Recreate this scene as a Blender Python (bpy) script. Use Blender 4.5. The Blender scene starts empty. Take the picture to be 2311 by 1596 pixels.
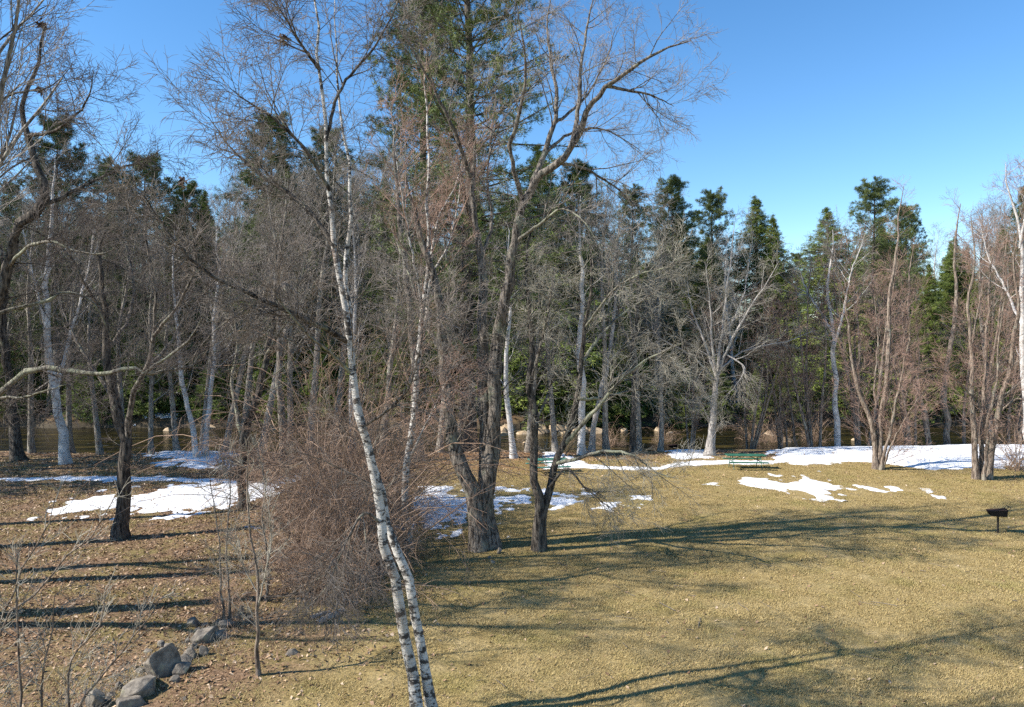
import bpy, bmesh, math, random
import numpy as np
from mathutils import Vector, Matrix

R = math.radians
rng = np.random.default_rng(7)
random.seed(7)
scene = bpy.context.scene
COL = scene.collection

# ------------------------------------------------------------------ camera
CAM_H, FPX, PITCH = 7.0, 1681.0, R(0.954)      # focal length for a 2311 px wide picture
cam_d = bpy.data.cameras.new('camera')
cam_d.sensor_width = 36.0
cam_d.lens = 36.0 * FPX / 2311.0
cam_d.clip_end = 2000
cam = bpy.data.objects.new('camera', cam_d)
cam.location = (0, 0, CAM_H)
cam.rotation_euler = (R(90) - PITCH, 0, 0)
COL.objects.link(cam)
scene.camera = cam

# ------------------------------------------------------------------ light
SUN_EL, SHADOW = R(39), Vector((0.968, 0.25, 0)).normalized()
to_sun = Vector((-SHADOW.x * math.cos(SUN_EL), -SHADOW.y * math.cos(SUN_EL), math.sin(SUN_EL)))
world = bpy.data.worlds.new('World')
scene.world = world
world.use_nodes = True
wn = world.node_tree
wn.nodes.clear()
w_out = wn.nodes.new('ShaderNodeOutputWorld')
w_bg = wn.nodes.new('ShaderNodeBackground')
w_sky = wn.nodes.new('ShaderNodeTexSky')
w_sky.sky_type = 'NISHITA'
w_sky.sun_disc = False
w_sky.sun_elevation = SUN_EL
w_sky.sun_rotation = math.atan2(to_sun.x, to_sun.y)
w_sky.altitude = 300
w_sky.air_density = 1.0
w_sky.dust_density = 0.0
w_sky.ozone_density = 2.5
w_hs = wn.nodes.new('ShaderNodeHueSaturation')
w_hs.inputs['Saturation'].default_value = 1.24
w_hs.inputs['Value'].default_value = 1.05
w_bg.inputs['Strength'].default_value = 0.118
wn.links.new(w_sky.outputs[0], w_hs.inputs['Color'])
wn.links.new(w_hs.outputs[0], w_bg.inputs['Color'])
wn.links.new(w_bg.outputs[0], w_out.inputs['Surface'])
sun_d = bpy.data.lights.new('sun', 'SUN')
sun_d.energy = 5.0
sun_d.angle = R(0.53)
sun_d.color = (1.0, 0.95, 0.87)
sun = bpy.data.objects.new('sun', sun_d)
sun.rotation_euler = (-to_sun).to_track_quat('-Z', 'Y').to_euler()
sun.location = (-30, -10, 40)
COL.objects.link(sun)
vs = scene.view_settings
vs.view_transform = 'Standard'
vs.look = 'None'
vs.exposure = 0.85
vs.gamma = 1.0
cy = scene.cycles
cy.max_bounces = 4
cy.diffuse_bounces = 1
cy.glossy_bounces = 2
cy.transmission_bounces = 2
cy.transparent_max_bounces = 4
cy.caustics_reflective = False
cy.caustics_refractive = False
cy.use_denoising = False

# ------------------------------------------------------------------ helpers: places
CP, SP = math.cos(PITCH), math.sin(PITCH)
def P(px, py, d):
    """the point that stands d metres ahead, seen at a given direction"""
    u, v = (px - 1155.5) / FPX, (798.0 - py) / FPX
    t = d / (CP + v * SP)
    return np.array([u * t, d, CAM_H + t * (v * CP - SP)])

def _hash(ix, iy, s):
    h = np.sin(ix * 127.1 + iy * 311.7 + s * 74.7) * 43758.5453
    return h - np.floor(h)
def vnoise(x, y, s=0):
    x = np.asarray(x, float); y = np.asarray(y, float)
    ix, iy = np.floor(x), np.floor(y)
    fx, fy = x - ix, y - iy
    fx = fx * fx * (3 - 2 * fx); fy = fy * fy * (3 - 2 * fy)
    a, b = _hash(ix, iy, s), _hash(ix + 1, iy, s)
    c, d = _hash(ix, iy + 1, s), _hash(ix + 1, iy + 1, s)
    return (a * (1 - fx) + b * fx) * (1 - fy) + (c * (1 - fx) + d * fx) * fy - 0.5
def fbm(x, y, s=0, o=4):
    r, a = 0, 1.0
    for k in range(o):
        r = r + a * vnoise(np.asarray(x) * 2 ** k, np.asarray(y) * 2 ** k, s + k * 13)
        a *= 0.5
    return r
def sstep(a, b, x):
    t = np.clip((x - a) / (b - a), 0, 1)
    return t * t * (3 - 2 * t)
WATER_Z = -1.15
def gz(x, y):
    x = np.asarray(x, float); y = np.asarray(y, float)
    z = 0.22 * fbm(x / 9, y / 9, 1, 3) * sstep(8, 20, y) + 0.05 * fbm(x / 1.6, y / 1.6, 5, 2)
    near = 48.6 + 1.6 * vnoise(x / 11, x * 0 + 3, 9) + 0.9 * vnoise(x / 2.7, x * 0 + 7, 12) + 0.03 * x
    far = 71.0 + 2.4 * vnoise(x / 13, x * 0 + 11, 19) + 1.0 * vnoise(x / 3.3, x * 0 + 2, 22)
    ch = sstep(near - 0.8, near + 2.6, y) * (1 - sstep(far - 1.5, far + 1.6, y))
    z = z - 1.75 * ch + ch * 0.35 * fbm(x / 2.2, y / 1.4, 31, 3)
    z = z + 0.9 * sstep(71, 84, y) * (0.7 + 0.8 * fbm(x / 14, y / 14, 41, 3)) + 1.2 * sstep(90, 130, y)
    z = z + 15 * sstep(112, 200, y) * (0.8 + 0.5 * fbm(x / 70, y / 70, 51, 2))
    return z
def G(px, py):
    """the spot on the ground in a given direction"""
    lo, hi = 8.0, 140.0
    for _ in range(50):
        m = 0.5 * (lo + hi)
        p = P(px, py, m)
        if p[2] > gz(p[0], p[1]): lo = m
        else: hi = m
    p = P(px, py, lo)
    p[2] = float(gz(p[0], p[1]))
    return p

# ------------------------------------------------------------------ helpers: meshes
def mk_mesh(name, v, quads=None, tris=None, smooth=True):
    me = bpy.data.meshes.new(name)
    v = np.asarray(v, np.float32)
    nq = 0 if quads is None else len(quads)
    nt = 0 if tris is None else len(tris)
    me.vertices.add(len(v))
    me.vertices.foreach_set('co', v.ravel())
    loops, starts = [], []
    k = 0
    if nq:
        loops.append(np.asarray(quads, np.int32).ravel()); starts.append(np.arange(nq, dtype=np.int32) * 4); k = nq * 4
    if nt:
        loops.append(np.asarray(tris, np.int32).ravel()); starts.append(np.arange(nt, dtype=np.int32) * 3 + k)
    loops = np.concatenate(loops); starts = np.concatenate(starts)
    me.loops.add(len(loops)); me.loops.foreach_set('vertex_index', loops)
    me.polygons.add(len(starts)); me.polygons.foreach_set('loop_start', starts)
    me.polygons.foreach_set('use_smooth', np.full(len(starts), smooth))
    me.update(calc_edges=True)
    return me

class Geo:
    """collects tubes and blades, becomes one mesh"""
    def __init__(s): s.v, s.q, s.t, s.n = [], [], [], 0
    def add(s, v, q=None, t=None):
        if q is not None and len(q): s.q.append(np.asarray(q) + s.n)
        if t is not None and len(t): s.t.append(np.asarray(t) + s.n)
        s.v.append(np.asarray(v).reshape(-1, 3)); s.n += len(s.v[-1])
    def tubes(s, Pp, Rr, sides, rough=0.0):
        B, n, _ = Pp.shape
        if B == 0: return
        T = np.gradient(Pp, axis=1)
        T /= np.linalg.norm(T, axis=2, keepdims=True) + 1e-9
        mean = np.abs((Pp[:, -1] - Pp[:, 0]))
        ref = np.zeros((B, 3)); ref[np.arange(B), np.argmin(mean, axis=1)] = 1
        U = np.cross(T, ref[:, None, :]); U /= np.linalg.norm(U, axis=2, keepdims=True) + 1e-9
        W = np.cross(T, U)
        a = np.linspace(0, 2 * math.pi, sides, endpoint=False)
        rr = Rr[:, :, None] * np.ones(sides)[None, None, :]
        if rough:
            z = np.arange(n)[None, :, None] * 0.9 + rng.random((B, 1, 1)) * 50
            rr = rr * (1 + rough * (fbm(np.cos(a)[None, None, :] * 1.6 + z * 0.35, np.sin(a)[None, None, :] * 1.6 + z, 3, 3)))
        V = Pp[:, :, None, :] + rr[..., None] * (np.cos(a)[None, None, :, None] * U[:, :, None, :] + np.sin(a)[None, None, :, None] * W[:, :, None, :])
        i = (np.arange(B)[:, None, None] * n + np.arange(n - 1)[None, :, None]) * sides + np.arange(sides)[None, None, :]
        j = (np.arange(B)[:, None, None] * n + np.arange(n - 1)[None, :, None]) * sides + (np.arange(sides)[None, None, :] + 1) % sides
        q = np.stack([i, j, j + sides, i + sides], -1).reshape(-1, 4)
        s.add(V, q)
    def mesh(s, name, smooth=True):
        return mk_mesh(name, np.concatenate(s.v), np.concatenate(s.q) if s.q else None, np.concatenate(s.t) if s.t else None, smooth)
    def empty(s): return s.n == 0

def link(name, me, mat=None, parent=None, loc=(0, 0, 0)):
    o = bpy.data.objects.new(name, me)
    if mat is not None and me is not None and len(me.materials) == 0: me.materials.append(mat)
    COL.objects.link(o)
    o.location = loc
    if parent is not None: o.parent = parent
    return o
def tag(o, label=None, cat=None, group=None, kind=None):
    if label: o['label'] = label
    if cat: o['category'] = cat
    if group: o['group'] = group
    if kind: o['kind'] = kind
    return o
def thing(name, label, cat, loc, group=None):
    o = bpy.data.objects.new(name, None)
    o.empty_display_size = 0.3
    COL.objects.link(o); o.location = loc
    return tag(o, label, cat, group)

def spline(pts, n):
    """smooth resampling of a traced line: pts (k, m)"""
    pts = np.asarray(pts, float)
    if len(pts) == 2:
        t = np.linspace(0, 1, n)[:, None]; return pts[0] * (1 - t) + pts[1] * t
    q = np.vstack([2 * pts[0] - pts[1], pts, 2 * pts[-1] - pts[-2]])
    seg = np.r_[0, np.cumsum(np.linalg.norm(np.diff(pts[:, :3], axis=0), axis=1))]
    u = np.linspace(0, seg[-1], n)
    k = np.clip(np.searchsorted(seg, u, side='right') - 1, 0, len(pts) - 2)
    t = ((u - seg[k]) / (seg[k + 1] - seg[k] + 1e-9))[:, None]
    p0, p1, p2, p3 = q[k], q[k + 1], q[k + 2], q[k + 3]
    return 0.5 * (2 * p1 + (p2 - p0) * t + (2 * p0 - 5 * p1 + 4 * p2 - p3) * t ** 2 + (3 * p1 - p0 - 3 * p2 + p3) * t ** 3)

def spawn(Pp, Rr, num, t0, t1, ang, L, npts, wob, trop, rk=0.55, rmin=0.003, rlen=0.012, flat=0.0, shrink=0.55, rtip=0.25):
    """children of a set of branches: num each, leaving between t0 and t1, at ang degrees"""
    B, n, _ = Pp.shape
    if B == 0 or num == 0: return np.zeros((0, npts, 3)), np.zeros((0, npts))
    b = np.repeat(np.arange(B), num)
    k = np.tile(np.arange(num), B)
    t = t0 + (t1 - t0) * (k + rng.random(B * num)) / num
    f = t * (n - 1); i = np.clip(f.astype(int), 0, n - 2); fr = (f - i)[:, None]
    pos = Pp[b, i] * (1 - fr) + Pp[b, i + 1] * fr
    rad = Rr[b, i] * (1 - fr[:, 0]) + Rr[b, i + 1] * fr[:, 0]
    tan = Pp[b, i + 1] - Pp[b, i]; tan /= np.linalg.norm(tan, axis=1, keepdims=True) + 1e-9
    per = rng.normal(size=tan.shape); per[:, 2] *= (1 - flat)
    per -= (per * tan).sum(1, keepdims=True) * tan
    per /= np.linalg.norm(per, axis=1, keepdims=True) + 1e-9
    a = np.radians(rng.uniform(ang[0], ang[1], len(t)))[:, None]
    d = np.cos(a) * tan + np.sin(a) * per
    base = L if np.isscalar(L) else np.asarray(L)[b]
    ln = base * (1 - shrink * (t - t0) / max(t1 - t0, 1e-6)) * rng.uniform(0.55, 1.15, len(t))
    step = (ln / (npts - 1))[:, None]
    C = np.zeros((len(t), npts, 3)); C[:, 0] = pos
    for s_ in range(1, npts):
        d = d + rng.normal(scale=wob, size=d.shape)
        d[:, 2] += trop
        d /= np.linalg.norm(d, axis=1, keepdims=True)
        C[:, s_] = C[:, s_ - 1] + d * step
    r0 = np.minimum(rad * rk, np.maximum(ln * rlen, rmin * 1.3))
    r0 = np.maximum(r0, rmin)
    tt = np.linspace(0, 1, npts)[None, :]
    C_r = np.maximum(r0[:, None] * (1 - (1 - rtip) * tt), rmin * (1 - 0.45 * tt))
    return C, C_r

# ------------------------------------------------------------------ materials
def new_mat(name):
    m = bpy.data.materials.new(name); m.use_nodes = True
    nt = m.node_tree; nt.nodes.clear()
    out = nt.nodes.new('ShaderNodeOutputMaterial'); b = nt.nodes.new('ShaderNodeBsdfPrincipled')
    nt.links.new(b.outputs[0], out.inputs['Surface'])
    b.inputs['Roughness'].default_value = 0.85
    b.inputs['Specular IOR Level'].default_value = 0.2
    return m, nt, b
def N(nt, kind, **kw):
    n = nt.nodes.new(kind)
    for k, v in kw.items():
        if k in n.inputs: n.inputs[k].default_value = v
        else: setattr(n, k, v)
    return n
def coords(nt, scale=(1, 1, 1), kind='Object'):
    tc = nt.nodes.new('ShaderNodeTexCoord'); mp = nt.nodes.new('ShaderNodeMapping')
    mp.inputs['Scale'].default_value = scale
    nt.links.new(tc.outputs[kind], mp.inputs['Vector'])
    return mp.outputs[0]
def noise(nt, vec, scale, detail=4, rough=0.6):
    n = N(nt, 'ShaderNodeTexNoise', Scale=scale, Detail=detail, Roughness=rough)
    nt.links.new(vec, n.inputs['Vector']); return n.outputs['Fac']
def ramp(nt, fac, stops):
    r = nt.nodes.new('ShaderNodeValToRGB'); e = r.color_ramp.elements
    while len(e) < len(stops): e.new(0.5)
    for k, (p, c) in enumerate(stops):
        e[k].position = p; e[k].color = (c[0], c[1], c[2], 1) if not np.isscalar(c) else (c, c, c, 1)
    nt.links.new(fac, r.inputs['Fac']); return r.outputs['Color']
def mix(nt, fac, a, b):
    m = nt.nodes.new('ShaderNodeMix'); m.data_type = 'RGBA'
    if hasattr(fac, 'node'): nt.links.new(fac, m.inputs['Factor'])
    else: m.inputs['Factor'].default_value = fac
    for s_, x in (('A', a), ('B', b)):
        i = [q for q in m.inputs if q.name == s_ and q.type == 'RGBA'][0]
        if hasattr(x, 'node'): nt.links.new(x, i)
        else: i.default_value = (x[0], x[1], x[2], 1)
    return [q for q in m.outputs if q.type == 'RGBA'][0]
def math_(nt, op, a, b=0.0):
    m = nt.nodes.new('ShaderNodeMath'); m.operation = op
    for k, x in ((0, a), (1, b)):
        if hasattr(x, 'node'): nt.links.new(x, m.inputs[k])
        else: m.inputs[k].default_value = x
    return m.outputs[0]
def bump(nt, b, h, strength, dist):
    n = N(nt, 'ShaderNodeBump', Strength=strength, Distance=dist)
    nt.links.new(h, n.inputs['Height']); nt.links.new(n.outputs[0], b.inputs['Normal'])

def bark(name, dark, light, lichen, lich_amt=0.5):
    m, nt, b = new_mat(name)
    v = coords(nt, (1, 1, 0.2))
    h = noise(nt, v, 14, 6, 0.65)
    c = ramp(nt, h, [(0.40, dark), (0.60, light)])
    l = noise(nt, coords(nt), 1.7, 6, 0.7)
    lm = ramp(nt, l, [(0.62 - 0.16 * lich_amt, 0.0), (0.70 - 0.1 * lich_amt, 0.75)])
    c = mix(nt, lm, c, lichen)
    nt.links.new(c, b.inputs['Base Color'])
    bump(nt, b, h, 1.0, 0.09)
    return m
def birch_bark(name, white, marks=0.5):
    m, nt, b = new_mat(name)
    band = noise(nt, coords(nt, (1.2, 1.2, 11)), 2.2, 5, 0.65)
    fine = noise(nt, coords(nt, (4, 4, 40)), 2.0, 3, 0.6)
    patch = noise(nt, coords(nt, (2.6, 2.6, 4.2)), 1.7, 7, 0.72)
    stain = noise(nt, coords(nt, (1, 1, 0.6)), 2.6, 6, 0.7)
    c = ramp(nt, fine, [(0.3, [w * 0.68 for w in white]), (0.58, white)])
    c = mix(nt, ramp(nt, stain, [(0.42, 0.0), (0.66, 0.75)]), c, (0.30, 0.27, 0.23))
    c = mix(nt, ramp(nt, band, [(0.57, 0.0), (0.66, 0.85)]), c, (0.06, 0.05, 0.045))
    c = mix(nt, ramp(nt, patch, [(0.63 - 0.1 * marks, 0.0), (0.69 - 0.1 * marks, 0.95)]), c, (0.028, 0.024, 0.022))
    c = mix(nt, ramp(nt, noise(nt, coords(nt), 1.1, 3), [(0.52, 0.0), (0.72, 0.35)]), c, (0.42, 0.30, 0.22))
    nt.links.new(c, b.inputs['Base Color'])
    b.inputs['Roughness'].default_value = 0.75
    bump(nt, b, math_(nt, 'ADD', patch, math_(nt, 'MULTIPLY', fine, 0.4)), 0.9, 0.03)
    return m
def twig_mat(name, a, b_):
    m, nt, b = new_mat(name)
    f = noise(nt, coords(nt), 1.3, 3)
    nt.links.new(ramp(nt, f, [(0.35, a), (0.65, b_)]), b.inputs['Base Color'])
    return m
M = {}
M['bark_grey'] = bark('bark_grey', (0.032, 0.026, 0.022), (0.27, 0.23, 0.19), (0.30, 0.30, 0.22), 0.5)
M['bark_wood'] = bark('bark_wood', (0.11, 0.095, 0.08), (0.42, 0.37, 0.31), (0.40, 0.40, 0.30), 0.5)
M['bark_dark'] = bark('bark_dark', (0.02, 0.017, 0.015), (0.16, 0.135, 0.11), (0.24, 0.25, 0.17), 0.25)
M['bark_brown'] = bark('bark_brown', (0.09, 0.065, 0.05), (0.34, 0.27, 0.21), (0.34, 0.33, 0.26), 0.4)
M['bark_lichen'] = bark('bark_lichen', (0.06, 0.05, 0.042), (0.28, 0.25, 0.20), (0.36, 0.37, 0.25), 1.0)
M['bark_pale'] = bark('bark_pale', (0.20, 0.18, 0.165), (0.48, 0.44, 0.40), (0.5, 0.48, 0.42), 0.5)
M['birch'] = birch_bark('birch', (0.62, 0.59, 0.54), 1.35)
M['birch_far'] = birch_bark('birch_far', (0.66, 0.63, 0.60), 0.25)
M['twig_grey'] = twig_mat('twig_grey', (0.16, 0.135, 0.118), (0.35, 0.305, 0.262))
M['twig_dark'] = twig_mat('twig_dark', (0.075, 0.06, 0.053), (0.17, 0.14, 0.12))
M['twig_red'] = twig_mat('twig_red', (0.22, 0.135, 0.105), (0.42, 0.28, 0.215))
M['twig_mid'] = twig_mat('twig_mid', (0.10, 0.082, 0.07), (0.25, 0.21, 0.175))
M['twig_pale'] = twig_mat('twig_pale', (0.20, 0.18, 0.145), (0.40, 0.365, 0.29))
M['twig_shrub'] = twig_mat('twig_shrub', (0.22, 0.14, 0.095), (0.46, 0.32, 0.225))

def foliage(name, a, b_, c_):
    m, nt, b = new_mat(name)
    f = noise(nt, coords(nt), 0.55, 5, 0.7)
    col = ramp(nt, f, [(0.32, a), (0.52, b_), (0.72, c_)])
    oi = nt.nodes.new('ShaderNodeObjectInfo')
    hs = N(nt, 'ShaderNodeHueSaturation')
    nt.links.new(col, hs.inputs['Color'])
    nt.links.new(math_(nt, 'ADD', math_(nt, 'MULTIPLY', oi.outputs['Random'], 0.5), 0.75), hs.inputs['Value'])
    nt.links.new(hs.outputs[0], b.inputs['Base Color'])
    b.inputs['Roughness'].default_value = 0.6
    return m
M['needle_pine'] = foliage('needle_pine', (0.06, 0.088, 0.036), (0.115, 0.145, 0.046), (0.19, 0.205, 0.06))
M['needle_hemlock'] = foliage('needle_hemlock', (0.065, 0.10, 0.028), (0.14, 0.18, 0.038), (0.23, 0.25, 0.05))

def ground_mat():
    m, nt, b = new_mat('ground')
    v = coords(nt)
    big = noise(nt, v, 0.16, 5, 0.6)
    mid = noise(nt, v, 1.1, 5, 0.65)
    fine = noise(nt, v, 14, 5, 0.75)
    lawn = ramp(nt, mid, [(0.30, (0.24, 0.17, 0.06)), (0.50, (0.37, 0.27, 0.112)), (0.70, (0.46, 0.345, 0.165))])
    lawn = mix(nt, ramp(nt, noise(nt, v, 0.45, 5, 0.7), [(0.52, 0.0), (0.68, 0.55)]), lawn, (0.22, 0.185, 0.05))
    lawn = mix(nt, ramp(nt, fine, [(0.38, 0.55), (0.55, 0.0)]), lawn, (0.10, 0.075, 0.035))
    leaf = ramp(nt, fine, [(0.34, (0.045, 0.027, 0.016)), (0.50, (0.20, 0.122, 0.068)), (0.66, (0.40, 0.26, 0.16))])
    leaf = mix(nt, ramp(nt, noise(nt, v, 0.7, 6, 0.7), [(0.46, 0.0), (0.62, 0.75)]), leaf, (0.215, 0.175, 0.06))
    sx = nt.nodes.new('ShaderNodeSeparateXYZ'); nt.links.new(v, sx.inputs[0])
    # leaf litter lies on the left, towards the shrubs, and all along and beyond the river bank
    mx = math_(nt, 'ADD', math_(nt, 'MULTIPLY', math_(nt, 'ADD', sx.outputs['X'], 3.6), -0.45), math_(nt, 'MULTIPLY', math_(nt, 'SUBTRACT', big, 0.5), 7.0))
    my = math_(nt, 'ADD', math_(nt, 'MULTIPLY', math_(nt, 'SUBTRACT', sx.outputs['Y'], 43.0), 0.35), math_(nt, 'MULTIPLY', math_(nt, 'SUBTRACT', big, 0.5), 5.0))
    mk = math_(nt, 'MAXIMUM', mx, my)
    mk_ = ramp(nt, mk, [(0.0, 0.0), (1.0, 1.0)])
    col = mix(nt, mk_, lawn, leaf)
    # rust coloured pine needles under the tall pine
    vd = nt.nodes.new('ShaderNodeVectorMath'); vd.operation = 'DISTANCE'
    nt.links.new(v, vd.inputs[0]); vd.inputs[1].default_value = (-1.0, 44.0, 0)
    pm = math_(nt, 'ADD', math_(nt, 'MULTIPLY', math_(nt, 'SUBTRACT', 7.0, vd.outputs['Value']), 0.25), math_(nt, 'MULTIPLY', math_(nt, 'SUBTRACT', mid, 0.5), 2.0))
    col = mix(nt, ramp(nt, pm, [(0.0, 0.0), (1.0, 0.85)]), col, mix(nt, fine, (0.16, 0.08, 0.035), (0.44, 0.24, 0.11)))
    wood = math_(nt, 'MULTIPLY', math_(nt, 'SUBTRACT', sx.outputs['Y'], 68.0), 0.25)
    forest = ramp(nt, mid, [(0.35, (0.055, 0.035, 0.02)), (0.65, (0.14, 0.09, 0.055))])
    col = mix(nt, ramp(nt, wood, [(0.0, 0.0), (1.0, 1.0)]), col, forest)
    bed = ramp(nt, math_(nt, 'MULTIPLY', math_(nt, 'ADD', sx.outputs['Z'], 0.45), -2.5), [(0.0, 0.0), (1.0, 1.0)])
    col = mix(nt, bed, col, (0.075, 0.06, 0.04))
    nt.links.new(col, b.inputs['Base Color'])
    b.inputs['Roughness'].default_value = 0.95
    bump(nt, b, math_(nt, 'ADD', fine, math_(nt, 'MULTIPLY', mid, 0.6)), 0.8, 0.05)
    return m
M['ground'] = ground_mat()

def snow_mat():
    m, nt, b = new_mat('snow')
    v = coords(nt)
    f = noise(nt, v, 3.5, 6, 0.7)
    c = ramp(nt, noise(nt, v, 9, 6, 0.75), [(0.30, (0.42, 0.36, 0.30)), (0.40, (0.74, 0.73, 0.72)), (0.55, (0.84, 0.85, 0.87))])
    nt.links.new(c, b.inputs['Base Color'])
    b.inputs['Roughness'].default_value = 0.7
    bump(nt, b, f, 0.5, 0.06)
    return m
M['snow'] = snow_mat()
def water_mat():
    m, nt, b = new_mat('river_water')
    w1 = noise(nt, coords(nt, (0.55, 1.5, 1)), 1.5, 6, 0.65)
    w2 = noise(nt, coords(nt, (0.22, 0.9, 1)), 1.0, 4, 0.6)
    c = ramp(nt, w2, [(0.40, (0.006, 0.006, 0.004)), (0.55, (0.022, 0.018, 0.006)), (0.70, (0.085, 0.062, 0.018))])  # sunlit olive patches painted into the dark water colour
    c = mix(nt, ramp(nt, noise(nt, coords(nt, (0.5, 2.6, 1)), 1.15, 6, 0.7), [(0.685, 0.0), (0.72, 0.8)]), c, (0.62, 0.62, 0.58))
    nt.links.new(c, b.inputs['Base Color'])
    b.inputs['Roughness'].default_value = 0.12
    b.inputs['Specular IOR Level'].default_value = 0.5
    bump(nt, b, w1, 0.55, 0.22)
    return m
M['water'] = water_mat()
def rock_mat(name, a, b_, moss):
    m, nt, b = new_mat(name)
    v = coords(nt)
    f = noise(nt, v, 5, 8, 0.7)
    c = ramp(nt, f, [(0.3, a), (0.65, b_)])
    c = mix(nt, ramp(nt, noise(nt, v, 2.3, 5, 0.7), [(0.55, 0.0), (0.66, 0.7)]), c, moss)
    nt.links.new(c, b.inputs['Base Color'])
    bump(nt, b, f, 0.8, 0.04)
    return m
M['rock_grey'] = rock_mat('rock_grey', (0.06, 0.05, 0.04), (0.32, 0.275, 0.22), (0.26, 0.25, 0.15))
M['rock_tan'] = rock_mat('rock_tan', (0.28, 0.20, 0.12), (0.56, 0.42, 0.27), (0.44, 0.38, 0.30))
def plain(name, c, rough=0.6, var=0.25, scale=6):
    m, nt, b = new_mat(name)
    f = noise(nt, coords(nt), scale, 5, 0.7)
    nt.links.new(ramp(nt, f, [(0.3, [x * (1 - var) for x in c]), (0.7, [min(1, x * (1 + var)) for x in c])]), b.inputs['Base Color'])
    b.inputs['Roughness'].default_value = rough
    bump(nt, b, f, 0.2, 0.01)
    return m
M['table_green'] = plain('table_green', (0.035, 0.125, 0.08), 0.5, 0.4)
M['table_teal'] = plain('table_teal', (0.06, 0.19, 0.15), 0.5, 0.4)
M['pipe'] = plain('pipe', (0.10, 0.16, 0.12), 0.5)
M['iron'] = plain('iron', (0.018, 0.016, 0.016), 0.55)
M['rust'] = plain('rust', (0.05, 0.03, 0.024), 0.7)
M['dead_leaf'] = plain('dead_leaf', (0.10, 0.06, 0.04), 0.8, 0.4, 12)
def leaf_mat():
    m, nt, b = new_mat('leaf_litter')
    g = nt.nodes.new('ShaderNodeNewGeometry')
    c = ramp(nt, g.outputs['Random Per Island'], [(0.0, (0.09, 0.05, 0.028)), (0.4, (0.24, 0.145, 0.08)), (0.75, (0.40, 0.26, 0.155)), (1.0, (0.56, 0.42, 0.29))])
    nt.links.new(c, b.inputs['Base Color'])
    b.inputs['Roughness'].default_value = 0.7
    return m
M['leaf_litter'] = leaf_mat()
def grass_mat():
    m, nt, b = new_mat('dry_grass')
    g = nt.nodes.new('ShaderNodeNewGeometry')
    tc = nt.nodes.new('ShaderNodeNewGeometry')
    c = ramp(nt, g.outputs['Random Per Island'], [(0.0, (0.27, 0.195, 0.075)), (0.5, (0.40, 0.295, 0.125)), (0.85, (0.49, 0.37, 0.175)), (1.0, (0.28, 0.23, 0.075))])
    v = nt.nodes.new('ShaderNodeMapping'); nt.links.new(tc.outputs['Position'], v.inputs['Vector'])
    c = mix(nt, ramp(nt, noise(nt, v.outputs[0], 0.45, 5, 0.7), [(0.50, 0.0), (0.68, 0.6)]), c, (0.29, 0.25, 0.08))
    nt.links.new(c, b.inputs['Base Color'])
    b.inputs['Roughness'].default_value = 0.7
    return m
M['dry_grass'] = grass_mat()

# ================================================================== THE SETTING
def build_ground():
    ys = np.concatenate([np.arange(-30, 8, 2.0), np.arange(8, 46, 0.36), np.arange(46, 76, 0.4), np.arange(76, 130, 1.4), np.arange(130, 420.1, 6.0)])
    xs = np.concatenate([np.arange(-360, -60, 6.0), np.arange(-60, -36, 0.8), np.arange(-36, 36, 0.42), np.arange(36, 60, 0.8), np.arange(60, 360.1, 6.0)])
    X, Y = np.meshgrid(xs, ys)
    Z = gz(X, Y)
    nx, ny = len(xs), len(ys)
    i = (np.arange(ny - 1)[:, None] * nx + np.arange(nx - 1)[None, :]).ravel()
    q = np.stack([i, i + 1, i + 1 + nx, i + nx], 1)
    o = link('ground', mk_mesh('ground', np.stack([X, Y, Z], -1).reshape(-1, 3), q), M['ground'])
    tag(o, 'straw coloured lawn and leaf strewn ground sloping to the river', kind='structure')
    xs = np.arange(-130, 130.1, 1.0); ys = np.arange(46.5, 74.6, 1.0)
    X, Y = np.meshgrid(xs, ys); nx, ny = len(xs), len(ys)
    i = (np.arange(ny - 1)[:, None] * nx + np.arange(nx - 1)[None, :]).ravel()
    q = np.stack([i, i + 1, i + 1 + nx, i + nx], 1)
    o = link('river', mk_mesh('river', np.stack([X, Y, WATER_Z + 0 * X], -1).reshape(-1, 3), q), M['water'])
    tag(o, 'dark shallow brown river running behind the lawn', kind='structure')
build_ground()

def poly_sd(px, py, poly):
    """signed distance, positive inside"""
    poly = np.asarray(poly, float); n = len(poly)
    d = np.full(px.shape, 1e9); inside = np.zeros(px.shape, bool)
    for k in range(n):
        a, b = poly[k], poly[(k + 1) % n]
        e = b - a; w0, w1 = px - a[0], py - a[1]
        t = np.clip((w0 * e[0] + w1 * e[1]) / (e @ e + 1e-9), 0, 1)
        d = np.minimum(d, np.hypot(w0 - e[0] * t, w1 - e[1] * t))
        c = (a[1] > py) != (b[1] > py)
        inside ^= c & (px < (b[0] - a[0]) * (py - a[1]) / (b[1] - a[1] + 1e-12) + a[0])
    return np.where(inside, d, -d)
SNOW = []
def snow_m(X, Y, poly, rag, seed):
    sd = poly_sd(X, Y, poly)
    return sd + rag * (0.9 * fbm(X / 1.7, Y / 2.6, seed, 3) + 1.05 * fbm(X / 0.5, Y / 0.7, seed + 5, 4)) - 0.06 * rag
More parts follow.
